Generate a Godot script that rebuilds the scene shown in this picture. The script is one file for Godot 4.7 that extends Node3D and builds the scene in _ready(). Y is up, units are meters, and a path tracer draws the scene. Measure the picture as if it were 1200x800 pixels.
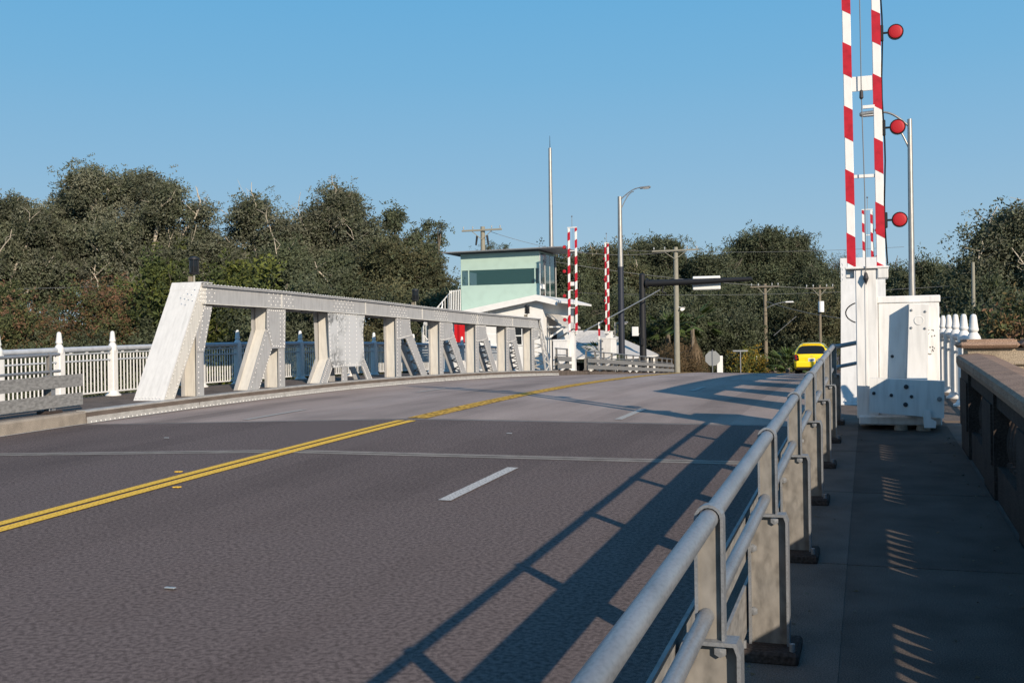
extends Node3D

# ---------------------------------------------------------------- mesh builder
class MB:
	var v := PackedVector3Array()
	var n := PackedVector3Array()
	var c := PackedColorArray()
	var col := Color(1, 1, 1)
	var xf := Transform3D()
	var use_xf := false

	func tri(a: Vector3, b: Vector3, d: Vector3, na: Vector3, nb: Vector3, nd: Vector3) -> void:
		if (b - a).cross(d - a).dot(na + nb + nd) > 0.0:
			v.append(a); v.append(d); v.append(b)
			n.append(na); n.append(nd); n.append(nb)
		else:
			v.append(a); v.append(b); v.append(d)
			n.append(na); n.append(nb); n.append(nd)
		c.append(col); c.append(col); c.append(col)

	func flat(a: Vector3, b: Vector3, d: Vector3, hint: Vector3) -> void:
		var m := (b - a).cross(d - a)
		if m.length_squared() < 1e-16:
			return
		m = m.normalized()
		if m.dot(hint) < 0.0:
			m = -m
		tri(a, b, d, m, m, m)

	func quad(a: Vector3, b: Vector3, d: Vector3, e: Vector3, hint: Vector3) -> void:
		flat(a, b, d, hint)
		flat(a, d, e, hint)

	# box with chamfered edges; ax = half axes (full vectors)
	func obox(o: Vector3, x: Vector3, y: Vector3, z: Vector3, bev := 0.0) -> void:
		if bev <= 0.0:
			for s in [1.0, -1.0]:
				quad(o + x * s + y + z, o + x * s - y + z, o + x * s - y - z, o + x * s + y - z, x * s)
				quad(o + y * s + x + z, o + y * s - x + z, o + y * s - x - z, o + y * s + x - z, y * s)
				quad(o + z * s + x + y, o + z * s - x + y, o + z * s - x - y, o + z * s + x - y, z * s)
			return
		var lx := x.length(); var ly := y.length(); var lz := z.length()
		var bx := x * (1.0 - bev / lx); var by := y * (1.0 - bev / ly); var bz := z * (1.0 - bev / lz)
		for s in [1.0, -1.0]:
			quad(o + x * s + by + bz, o + x * s - by + bz, o + x * s - by - bz, o + x * s + by - bz, x * s)
			quad(o + y * s + bx + bz, o + y * s - bx + bz, o + y * s - bx - bz, o + y * s + bx - bz, y * s)
			quad(o + z * s + bx + by, o + z * s - bx + by, o + z * s - bx - by, o + z * s + bx - by, z * s)
			for t in [1.0, -1.0]:
				quad(o + x * s + by * t + bz, o + x * s + by * t - bz, o + bx * s + y * t - bz, o + bx * s + y * t + bz, x * s / lx + y * t / ly)
				quad(o + x * s + bz * t + by, o + x * s + bz * t - by, o + bx * s + z * t - by, o + bx * s + z * t + by, x * s / lx + z * t / lz)
				quad(o + y * s + bz * t + bx, o + y * s + bz * t - bx, o + by * s + z * t - bx, o + by * s + z * t + bx, y * s / ly + z * t / lz)
				for u in [1.0, -1.0]:
					flat(o + x * s + by * t + bz * u, o + bx * s + y * t + bz * u, o + bx * s + by * t + z * u, x * s / lx + y * t / ly + z * u / lz)

	func box(o: Vector3, size: Vector3, bev := 0.0) -> void:
		obox(o, Vector3(size.x / 2, 0, 0), Vector3(0, size.y / 2, 0), Vector3(0, 0, size.z / 2), bev)

	func span(a: Vector3, b: Vector3, bev := 0.0) -> void:
		box((a + b) / 2.0, (b - a).abs(), bev)

	# rectangular bar from a to b; side = direction of its width
	func bar(a: Vector3, b: Vector3, side: Vector3, w: float, h: float, bev := 0.0) -> void:
		var z := (b - a) / 2.0
		var x := (side - z.normalized() * side.dot(z.normalized())).normalized()
		var y := z.normalized().cross(x)
		obox((a + b) / 2.0, x * w / 2.0, y * h / 2.0, z, bev)

	func ring(p: Vector3, x: Vector3, y: Vector3, r: float, seg: int) -> PackedVector3Array:
		var o := PackedVector3Array()
		for i in seg:
			var t := TAU * i / seg
			o.append(p + (x * cos(t) + y * sin(t)) * r)
		return o

	func tube(pts: Array, radii: Array, seg := 10, caps := true) -> void:
		var prev := PackedVector3Array()
		var prevn := PackedVector3Array()
		var x := Vector3.ZERO
		for k in pts.size():
			var d: Vector3 = (pts[mini(k + 1, pts.size() - 1)] - pts[maxi(k - 1, 0)]).normalized()
			if k == 0:
				x = d.cross(Vector3.UP if absf(d.y) < 0.9 else Vector3.RIGHT).normalized()
			else:
				x = (x - d * x.dot(d)).normalized()
			var y := d.cross(x)
			var r: float = radii[mini(k, radii.size() - 1)]
			var now := ring(pts[k], x, y, r, seg)
			var nn := ring(Vector3.ZERO, x, y, 1.0, seg)
			if k > 0:
				for i in seg:
					var j := (i + 1) % seg
					tri(prev[i], prev[j], now[j], prevn[i], prevn[j], nn[j])
					tri(prev[i], now[j], now[i], prevn[i], nn[j], nn[i])
			if caps and (k == 0 or k == pts.size() - 1):
				var cn := -d if k == 0 else d
				for i in seg:
					tri(pts[k], now[i], now[(i + 1) % seg], cn, cn, cn)
			prev = now; prevn = nn

	# profile of (radius, height) turned about an axis at o
	func lathe(o: Vector3, prof: Array, seg := 12, up := Vector3.UP) -> void:
		var x := up.cross(Vector3.RIGHT if absf(up.x) < 0.9 else Vector3.FORWARD).normalized()
		var y := up.cross(x)
		for k in prof.size() - 1:
			var a: Vector2 = prof[k]; var b: Vector2 = prof[k + 1]
			var t := (b - a).normalized()
			for i in seg:
				var u0 := TAU * i / seg; var u1 := TAU * (i + 1) / seg
				var r0 := x * cos(u0) + y * sin(u0); var r1 := x * cos(u1) + y * sin(u1)
				var n0 := (r0 * t.y - up * t.x).normalized(); var n1 := (r1 * t.y - up * t.x).normalized()
				if a.x > 1e-5:
					tri(o + r0 * a.x + up * a.y, o + r1 * a.x + up * a.y, o + r1 * b.x + up * b.y, n0, n1, n1)
				if b.x > 1e-5:
					tri(o + r0 * a.x + up * a.y, o + r1 * b.x + up * b.y, o + r0 * b.x + up * b.y, n0, n1, n0)

	# polygon of (u, w) in the plane o + U u + W w, thickened by T both ways
	func prism(poly: Array, o: Vector3, U: Vector3, W: Vector3, T: Vector3) -> void:
		var pp := PackedVector2Array(poly)
		var idx := Geometry2D.triangulate_polygon(pp)
		var mid := Vector2.ZERO
		for p in pp:
			mid += p / pp.size()
		for s in [1.0, -1.0]:
			for i in range(0, idx.size(), 3):
				flat(o + U * pp[idx[i]].x + W * pp[idx[i]].y + T * s, o + U * pp[idx[i + 1]].x + W * pp[idx[i + 1]].y + T * s, o + U * pp[idx[i + 2]].x + W * pp[idx[i + 2]].y + T * s, T * s)
		var area := 0.0
		for i in pp.size():
			area += pp[i].cross(pp[(i + 1) % pp.size()])
		for i in pp.size():
			var a := pp[i]; var b := pp[(i + 1) % pp.size()]
			var e := (b - a) * (1.0 if area > 0.0 else -1.0)
			var out := U * e.y - W * e.x
			var A := o + U * a.x + W * a.y; var B := o + U * b.x + W * b.y
			quad(A + T, B + T, B - T, A - T, out)

	# flat strip bent along a line of (u, w); thickness th, width along T
	func strip(pts: Array, th: float, o: Vector3, U: Vector3, W: Vector3, T: Vector3) -> void:
		var a := []; var b := []
		for i in pts.size():
			var d0: Vector2 = (pts[i] - pts[maxi(i - 1, 0)]).normalized()
			var d1: Vector2 = (pts[mini(i + 1, pts.size() - 1)] - pts[i]).normalized()
			if i == 0: d0 = d1
			if i == pts.size() - 1: d1 = d0
			var m := (d0 + d1).normalized()
			var nn := Vector2(m.y, -m.x) * (th * 0.5 / maxf(0.4, m.dot(d0)))
			var pp: Vector2 = pts[i] + nn; var qq: Vector2 = pts[i] - nn
			a.append(o + U * pp.x + W * pp.y); b.append(o + U * qq.x + W * qq.y)
		for i in pts.size() - 1:
			var out: Vector3 = a[i] - b[i]
			quad(a[i] + T, a[i + 1] + T, a[i + 1] - T, a[i] - T, out)
			quad(b[i] + T, b[i + 1] + T, b[i + 1] - T, b[i] - T, -out)
			quad(a[i] + T, a[i + 1] + T, b[i + 1] + T, b[i] + T, T)
			quad(a[i] - T, a[i + 1] - T, b[i + 1] - T, b[i] - T, -T)
		for e in [0, pts.size() - 1]:
			var q: int = 1 if e == 0 else -1
			quad(a[e] + T, b[e] + T, b[e] - T, a[e] - T, a[e] - a[e + q])

	func mesh(inv: Transform3D) -> ArrayMesh:
		var a := []
		a.resize(Mesh.ARRAY_MAX)
		var vv := v
		if inv != Transform3D():
			vv = inv * v
			var nn := PackedVector3Array()
			var q := inv.basis
			for m in n:
				nn.append(q * m)
			n = nn
		a[Mesh.ARRAY_VERTEX] = vv
		a[Mesh.ARRAY_NORMAL] = n
		a[Mesh.ARRAY_COLOR] = c
		var m := ArrayMesh.new()
		m.add_surface_from_arrays(Mesh.PRIMITIVE_TRIANGLES, a)
		return m

var M := {}
var used := {}
var rng := RandomNumberGenerator.new()
var waves := FastNoiseLite.new()

func R(a: float, b: float) -> float:
	return rng.randf_range(a, b)

func W(x: float, y: float, s: float) -> Vector3:
	return Vector3(x, y, -s)

# ---------------------------------------------------------------- naming and tagging
func numbered(called: String, parent: Node) -> String:
	var key := "%d/%s" % [parent.get_instance_id(), called]
	var k: int = used.get(key, 0)
	used[key] = k + 1
	return called if k == 0 else "%s_%03d" % [called, k]

func tag(o: Node, label: String, category: String, group := "", kind := "") -> Node:
	if label: o.set_meta("label", label)
	if category: o.set_meta("category", category)
	if group: o.set_meta("group", group)
	if kind: o.set_meta("kind", kind)
	return o

func thing(called: String, label: String, category: String, at := Vector3.ZERO, turn := 0.0, group := "") -> Node3D:
	var o := Node3D.new()
	o.name = numbered(called, self)
	add_child(o, true)
	o.position = at
	o.rotation.y = turn
	tag(o, label, category, group)
	return o

# commits world coordinates (or, with local, the parent's own) as one mesh
func obj(called: String, mb: MB, material: Material, parent: Node = self, local := false) -> MeshInstance3D:
	var o := MeshInstance3D.new()
	o.name = numbered(called, parent)
	var inv := Transform3D()
	if not local and parent != self:
		inv = (parent as Node3D).global_transform.affine_inverse()
	o.mesh = mb.mesh(inv)
	o.material_override = material
	parent.add_child(o, true)
	return o

func piece(called: String, shared: Mesh, material: Material, parent: Node, t: Transform3D) -> MeshInstance3D:
	var o := MeshInstance3D.new()
	o.name = numbered(called, parent)
	o.mesh = shared
	o.material_override = material
	parent.add_child(o, true)
	o.transform = (parent as Node3D).global_transform.affine_inverse() * t if parent != self else t
	return o

func struct(called: String, mb: MB, material: Material, label := "") -> MeshInstance3D:
	var o := obj(called, mb, material)
	o.set_meta("kind", "structure")
	if label: o.set_meta("label", label)
	return o

func dup(root: Node3D, at: Vector3, turn: float, label: String) -> Node3D:
	var r: Node3D = root.duplicate()
	r.name = numbered(String(root.name), self)
	add_child(r, true)
	r.position = at
	r.rotation.y = turn
	r.set_meta("label", label)
	return r

# ---------------------------------------------------------------- materials
func noise_tex(size: int, freq: float, kind: int, octaves: int, lo: float, hi: float, sd: int, mid := -1.0) -> NoiseTexture2D:
	var f := FastNoiseLite.new()
	f.noise_type = kind
	f.frequency = freq
	f.seed = sd
	f.fractal_type = FastNoiseLite.FRACTAL_FBM if octaves > 1 else FastNoiseLite.FRACTAL_NONE
	f.fractal_octaves = octaves
	var t := NoiseTexture2D.new()
	t.width = size
	t.height = size
	t.seamless = true
	t.noise = f
	var g := Gradient.new()
	g.set_color(0, Color(lo, lo, lo))
	g.set_color(1, Color(hi, hi, hi))
	if mid >= 0.0:
		g.add_point(0.5, Color(mid, mid, mid))
	t.color_ramp = g
	return t

var T := {}

func mat(called: String, lin: Color, rough: float, metal := 0.0, tex := "", scale := Vector3.ONE, tex2 := "", scale2 := Vector3.ONE, bump := 0.0) -> StandardMaterial3D:
	var m := StandardMaterial3D.new()
	m.resource_name = called
	m.albedo_color = lin.linear_to_srgb()
	m.roughness = rough
	m.metallic_specular = 0.4 if rough < 0.7 else 0.22
	m.metallic = metal
	m.vertex_color_use_as_albedo = true
	if tex:
		m.albedo_texture = T[tex]
		m.uv1_triplanar = true
		m.uv1_world_triplanar = true
		m.uv1_scale = scale
		if bump != 0.0:
			m.heightmap_enabled = true
			m.heightmap_texture = T[tex]
			m.heightmap_scale = bump
	if tex2:
		m.detail_enabled = true
		m.detail_albedo = T[tex2]
		m.detail_blend_mode = BaseMaterial3D.BLEND_MODE_MUL
		m.detail_uv_layer = BaseMaterial3D.DETAIL_UV_2
		m.uv2_triplanar = true
		m.uv2_world_triplanar = true
		m.uv2_scale = scale2
	M[called] = m
	return m

func make_materials() -> void:
	var SI := FastNoiseLite.TYPE_SIMPLEX_SMOOTH
	var CE := FastNoiseLite.TYPE_CELLULAR
	T.grain = noise_tex(512, 0.12, SI, 3, 0.55, 1.0, 3)
	T.aggregate = noise_tex(1024, 0.10, SI, 3, 0.16, 1.0, 7, 0.66)
	T.mottle = noise_tex(512, 0.012, SI, 5, 0.80, 1.0, 11, 0.92)
	T.speck = noise_tex(512, 0.09, SI, 2, 0.62, 1.0, 41, 0.86)
	T.soft = noise_tex(512, 0.010, SI, 4, 0.84, 1.0, 17, 0.95)
	T.stain = noise_tex(512, 0.016, SI, 5, 0.80, 1.0, 23, 0.97)
	T.gate_dirt = noise_tex(512, 0.03, SI, 5, 0.70, 1.0, 61, 0.985)
	T.faint = noise_tex(512, 0.014, SI, 4, 0.95, 1.0, 71, 0.985)
	T.runs = noise_tex(512, 0.02, SI, 5, 0.90, 1.0, 81, 0.975)
	T.scuff = noise_tex(512, 0.045, SI, 5, 0.82, 1.0, 91, 0.95)
	T.chip = noise_tex(512, 0.07, SI, 4, 0.55, 1.0, 51, 0.95)
	T.wear = noise_tex(512, 0.05, SI, 4, 0.2, 1.0, 31, 0.85)
	mat("asphalt", Color(0.52, 0.405, 0.37), 0.9, 0.0, "aggregate", Vector3(1.7, 1.7, 1.7), "speck", Vector3(0.47, 0.47, 0.47))
	mat("deck", Color(0.7, 0.565, 0.5), 0.85, 0.0, "grain", Vector3(1.4, 1.4, 1.4), "soft", Vector3(0.11, 0.11, 0.05), 0.15)
	mat("joint", Color(0.60, 0.55, 0.50), 0.85, 0.0, "grain", Vector3(2, 2, 2), "mottle", Vector3(0.4, 0.4, 0.4))
	mat("yellow_paint", Color(1, 0.6, 0.085), 0.75, 0.0, "chip", Vector3(0.9, 0.9, 0.9), "faint", Vector3(2, 2, 2))
	mat("worn_yellow", Color(1.0, 0.58, 0.10), 0.8, 0.0, "wear", Vector3(0.35, 0.35, 0.2), "mottle", Vector3(0.5, 0.5, 0.5))
	mat("white_line", Color(1.0, 0.96, 0.9), 0.75, 0.0, "chip", Vector3(0.8, 0.8, 0.8), "grain", Vector3(2, 2, 2))
	mat("walk", Color(0.29, 0.235, 0.2), 0.92, 0.0, "grain", Vector3(1.6, 1.6, 1.6), "mottle", Vector3(0.3, 0.3, 0.3), 0.25)
	mat("concrete", Color(0.60, 0.52, 0.43), 0.9, 0.0, "grain", Vector3(1.3, 1.3, 1.3), "mottle", Vector3(0.5, 0.3, 0.5), 0.3)
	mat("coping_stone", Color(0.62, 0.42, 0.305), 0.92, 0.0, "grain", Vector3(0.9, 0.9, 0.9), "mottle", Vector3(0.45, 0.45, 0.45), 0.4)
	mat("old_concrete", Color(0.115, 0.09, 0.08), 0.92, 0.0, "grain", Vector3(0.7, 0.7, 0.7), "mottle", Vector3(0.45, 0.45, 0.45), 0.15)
	mat("tan_concrete", Color(0.60, 0.50, 0.38), 0.9, 0.0, "grain", Vector3(1.0, 1.0, 1.0), "stain", Vector3(0.5, 0.2, 0.5), 0.3)
	mat("steel_kerb", Color(0.74, 0.71, 0.66), 0.65, 0.0, "mottle", Vector3(0.5, 1.2, 0.5), "grain", Vector3(1, 1, 1))
	mat("galv", Color(0.31, 0.325, 0.345), 0.42, 0.35, "soft", Vector3(1.6, 1.6, 0.5), "scuff", Vector3(3.5, 3.5, 1.6))
	mat("galv_plate", Color(0.265, 0.25, 0.228), 0.7, 0.0, "mottle", Vector3(2.2, 1.1, 2.2), "stain", Vector3(1.5, 0.8, 1.5))
	mat("beam_grey", Color(0.33, 0.325, 0.315), 0.62, 0.2, "mottle", Vector3(1.2, 2.5, 1.2), "stain", Vector3(0.8, 2.0, 0.8))
	mat("truss_grey", Color(0.4, 0.4, 0.4), 0.6, 0.0, "faint", Vector3(0.6, 0.4, 0.6), "runs", Vector3(1.1, 0.12, 1.1))
	mat("truss_cream", Color(0.64, 0.62, 0.57), 0.6, 0.0, "faint", Vector3(0.5, 0.25, 0.5), "runs", Vector3(1.1, 0.12, 1.1))
	mat("truss_white", Color(0.68, 0.68, 0.67), 0.55, 0.0, "faint", Vector3(0.8, 0.4, 0.8), "runs", Vector3(1.1, 0.12, 1.1))
	mat("rivet", Color(0.80, 0.79, 0.76), 0.5)
	mat("fence_white", Color(0.72, 0.715, 0.7), 0.5, 0.0, "faint", Vector3(0.9, 0.9, 0.9))
	mat("fence_rail", Color(0.50, 0.53, 0.57), 0.5, 0.1, "soft", Vector3(0.9, 0.9, 0.9))
	mat("gate_white", Color(0.78, 0.775, 0.76), 0.5, 0.0, "faint", Vector3(0.8, 0.3, 0.8), "runs", Vector3(1.1, 0.12, 1.1))
	mat("gate_plain", Color(0.78, 0.775, 0.76), 0.5, 0.0, "faint", Vector3(2.0, 0.6, 2.0))
	mat("red_sheet", Color(0.50, 0.014, 0.03), 0.45, 0.0, "soft", Vector3(1.5, 1.5, 1.5))
	mat("bolt_dark", Color(0.05, 0.05, 0.055), 0.6, 0.3)
	mat("dark_iron", Color(0.02, 0.021, 0.024), 0.55, 0.2)
	mat("navy_iron", Color(0.035, 0.04, 0.055), 0.5, 0.3)
	mat("rubber", Color(0.012, 0.012, 0.013), 0.8)
	mat("red_lens", Color(0.42, 0.012, 0.02), 0.55)
	mat("silver_pole", Color(0.42, 0.41, 0.39), 0.42, 0.65, "soft", Vector3(2, 0.4, 2))
	mat("wood_pole", Color(0.22, 0.19, 0.145), 0.9, 0.0, "stain", Vector3(3, 0.2, 3))
	mat("pale_wood", Color(0.30, 0.29, 0.24), 0.9, 0.0, "stain", Vector3(3, 0.2, 3))
	mat("cable", Color(0.16, 0.165, 0.17), 0.6)
	mat("mint", Color(0.41, 0.55, 0.485), 0.55, 0.0, "faint", Vector3(0.2, 0.2, 0.2))
	mat("house_white", Color(0.76, 0.76, 0.745), 0.7, 0.0, "faint", Vector3(0.4, 0.4, 0.4))
	mat("roof_dark", Color(0.22, 0.22, 0.23), 0.6, 0.2)
	mat("roof_grey", Color(0.58, 0.56, 0.53), 0.8, 0.0, "mottle", Vector3(0.5, 0.5, 0.5))
	mat("tinted_glass", Color(0.05, 0.12, 0.11), 0.08, 0.0)
	M.tinted_glass.transparency = BaseMaterial3D.TRANSPARENCY_ALPHA
	M.tinted_glass.albedo_color = Color(0.15, 0.29, 0.275, 0.6)
	M.tinted_glass.metallic_specular = 0.7
	mat("interior_dark", Color(0.03, 0.03, 0.032), 0.8)
	mat("awning_cloth", Color(0.48, 0.015, 0.02), 0.8)
	mat("sign_white", Color(0.78, 0.79, 0.78), 0.4)
	mat("sign_back", Color(0.42, 0.43, 0.42), 0.45, 0.5)
	mat("car_yellow", Color(0.92, 0.66, 0.015), 0.3)
	M.car_yellow.clearcoat_enabled = true
	M.car_yellow.clearcoat = 0.8
	M.car_yellow.clearcoat_roughness = 0.06
	mat("car_glass", Color(0.012, 0.014, 0.016), 0.05)
	mat("car_trim", Color(0.012, 0.012, 0.013), 0.6)
	mat("tail_red", Color(0.30, 0.01, 0.012), 0.15)
	mat("chrome", Color(0.7, 0.7, 0.72), 0.15, 1.0)
	mat("plate_white", Color(0.65, 0.66, 0.68), 0.4)
	mat("plate_ink", Color(0.05, 0.12, 0.10), 0.5)
	mat("bark", Color(0.19, 0.165, 0.135), 0.95, 0.0, "stain", Vector3(0.7, 0.25, 0.7))
	mat("bark_pale", Color(0.56, 0.50, 0.41), 0.95, 0.0, "stain", Vector3(0.7, 0.25, 0.7))
	mat("earth", Color(0.09, 0.085, 0.045), 0.95, 0.0, "mottle", Vector3(0.05, 0.05, 0.05), "mottle", Vector3(0.31, 0.31, 0.31))
	var wtr := mat("water", Color(0.02, 0.035, 0.035), 0.12, 0.0)
	wtr.normal_enabled = true
	var nt := noise_tex(512, 0.03, SI, 4, 0.0, 1.0, 77)
	nt.as_normal_map = true
	nt.bump_strength = 3.0
	wtr.normal_texture = nt
	wtr.uv1_triplanar = true
	wtr.uv1_world_triplanar = true
	wtr.uv1_scale = Vector3(0.2, 0.2, 0.2)
	for k in [["leaf", 0.8], ["frond", 0.7]]:
		var lm := mat(k[0], Color(1, 1, 1), k[1])
		lm.backlight_enabled = true
		lm.backlight = Color(0.5, 0.55, 0.3)
		lm.metallic_specular = 0.35
	# the washed-out painting on the middle plate of the truss: soft grey swirls, flat paint
	var im := Image.create(192, 192, false, Image.FORMAT_RGB8)
	var fa := FastNoiseLite.new(); fa.seed = 5; fa.frequency = 0.018; fa.fractal_octaves = 4
	var fb := FastNoiseLite.new(); fb.seed = 9; fb.frequency = 0.04
	for y in 192:
		for x in 192:
			var u := (x - 96.0) / 96.0; var w := (y - 96.0) / 96.0
			var fade := clampf(1.25 - (u * u * 1.5 + w * w), 0.0, 1.0)
			var a := fa.get_noise_2d(x + 40.0 * fb.get_noise_2d(x, y), y * 0.7)
			var ridge := 1.0 - absf(a) * 4.0
			var d := clampf(ridge, 0.0, 1.0) * 0.42 * fade + clampf(fb.get_noise_2d(x * 0.5, y * 0.4) * 0.5, 0.0, 1.0) * fade
			var g := clampf(0.93 - d, 0.0, 1.0)
			im.set_pixel(x, y, Color(g * 0.98, g * 0.99, g))
	T.mural = ImageTexture.create_from_image(im)
	var mu := mat("mural", Color(0.62, 0.62, 0.61), 0.6)
	mu.albedo_texture = T.mural
	mu.uv1_triplanar = true
	mu.uv1_world_triplanar = true
	mu.uv1_scale = Vector3(0.42, 0.42, 0.42)

# ---------------------------------------------------------------- the lie of the bridge
const PROF := [[-60.0, -3.2], [-30.0, -2.85], [0.0, -1.70], [5.0, -1.505], [10.0, -1.31], [15.0, -1.15], [20.0, -1.05], [25.0, -1.01], [30.0, -1.03], [35.0, -1.09], [40.0, -1.18], [45.0, -1.31], [50.0, -1.47], [60.0, -1.85], [80.0, -2.6], [100.0, -3.0], [140.0, -3.2], [999.0, -3.2]]

func lin_prof(s: float) -> float:
	for i in PROF.size() - 1:
		if s <= PROF[i + 1][0]:
			return lerpf(PROF[i][1], PROF[i + 1][1], (s - PROF[i][0]) / (PROF[i + 1][0] - PROF[i][0]))
	return -3.2

func walk_y(s: float) -> float:
	return (lin_prof(s - 2.0) + lin_prof(s - 1.0) + lin_prof(s) * 2.0 + lin_prof(s + 1.0) + lin_prof(s + 2.0)) / 6.0

const MID := -7.1
const KL := -13.3
const KR := -0.82

func road_y(x: float, s: float) -> float:
	return walk_y(s) - 0.22 + 0.11 * maxf(0.0, 1.0 - absf(x - MID) / 6.3)

# sheet on the road between x0(s) and x1(s)
func road_sheet(mb: MB, x0: float, x1: float, s0: float, s1: float, lift: float, ds: float, nx: int, skew := 0.0, tint := "") -> void:
	var ns := maxi(1, ceili((s1 - s0) / ds))
	for i in ns:
		for j in nx:
			var q := []
			for e in [[0, 0], [1, 0], [1, 1], [0, 1]]:
				var x := lerpf(x0, x1, (j + e[0]) / float(nx))
				var s: float = lerpf(s0, s1, (i + e[1]) / float(ns)) + skew * (x - MID)
				q.append(W(x, road_y(x, s) + lift, s))
			var mx: float = (q[0].x + q[2].x) / 2.0
			var ms: float = -(q[0].z + q[2].z) / 2.0
			if tint == "asphalt":
				mb.col = tint_asphalt(mx, ms)
			elif tint == "deck":
				mb.col = tint_deck(mx, ms)
			mb.quad(q[0], q[1], q[2], q[3], Vector3.UP)

func tint_asphalt(x: float, s: float) -> Color:
	var g := 1.0
	for lane in [-2.3, -5.4, -8.7, -11.8]:
		for w in [-0.85, 0.85]:
			g -= 0.07 * exp(-pow((x - lane - w) / 0.35, 2.0))
		g += 0.05 * exp(-pow((x - lane) / 0.3, 2.0))
	g += waves.get_noise_2d(x * 14.0, s * 5.0) * 0.22 + waves.get_noise_2d(x * 60.0, s * 20.0) * 0.08
	return Color(g, g * 0.995, g * 0.99)

func tint_deck(x: float, s: float) -> Color:
	var g := 1.0
	for lane in [-2.3, -5.4, -8.7, -11.8]:
		g -= 0.22 * exp(-pow((x - lane) / 0.45, 2.0))
	g += waves.get_noise_2d(x * 20.0, s * 3.0) * 0.3
	return Color(g, g * 0.985, g * 0.97)

func profile_block(mb: MB, poly: Array, s0: float, s1: float, ds := 1.5) -> void:
	# sweeps a section of (x, height over the walk) along the bridge; closed ends
	var ns := maxi(1, ceili((s1 - s0) / ds))
	var mid := Vector2.ZERO
	for p in poly:
		mid += p / poly.size()
	for i in ns:
		var a := lerpf(s0, s1, i / float(ns)); var b := lerpf(s0, s1, (i + 1) / float(ns))
		for k in poly.size():
			var p: Vector2 = poly[k]; var q: Vector2 = poly[(k + 1) % poly.size()]
			var o := Vector2(q.y - p.y, p.x - q.x)
			if o.dot((p + q) / 2.0 - mid) < 0.0:
				o = -o
			mb.quad(W(p.x, walk_y(a) + p.y, a), W(q.x, walk_y(a) + q.y, a), W(q.x, walk_y(b) + q.y, b), W(p.x, walk_y(b) + p.y, b), Vector3(o.x, o.y, 0))
	for e in [s0, s1]:
		var idx := Geometry2D.triangulate_polygon(PackedVector2Array(poly))
		for k in range(0, idx.size(), 3):
			var t := []
			for u in 3:
				var p: Vector2 = poly[idx[k + u]]
				t.append(W(p.x, walk_y(e) + p.y, e))
			mb.flat(t[0], t[1], t[2], Vector3(0, 0, 1.0 if e == s0 else -1.0))

# ---------------------------------------------------------------- setting
func make_ground() -> void:
	var g := MB.new()
	var S := [-1500.0, -200.0, -40.0, -4.0, 4.0, 8.0, 12.0, 47.0, 51.0, 54.0, 60.0, 80.0, 130.0, 300.0, 2500.0]
	var Y := [-3.8, -3.8, -3.8, -3.9, -4.4, -6.0, -8.0, -8.0, -5.6, -4.3, -3.9, -3.6, -3.5, -3.5, -3.5]
	var X := [-2500.0, -400.0, -120.0, -70.0, -45.0, -25.0, -10.0, 0.0, 15.0, 50.0, 150.0, 2500.0]
	for i in S.size() - 1:
		for j in X.size() - 1:
			g.quad(W(X[j], Y[i], S[i]), W(X[j + 1], Y[i], S[i]), W(X[j + 1], Y[i + 1], S[i + 1]), W(X[j], Y[i + 1], S[i + 1]), Vector3.UP)
	struct("ground", g, M.earth)
	var w := MB.new()
	w.quad(W(-600, -5.4, 4), W(600, -5.4, 4), W(600, -5.4, 53), W(-600, -5.4, 53), Vector3.UP)
	struct("river_water", w, M.water)

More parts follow.
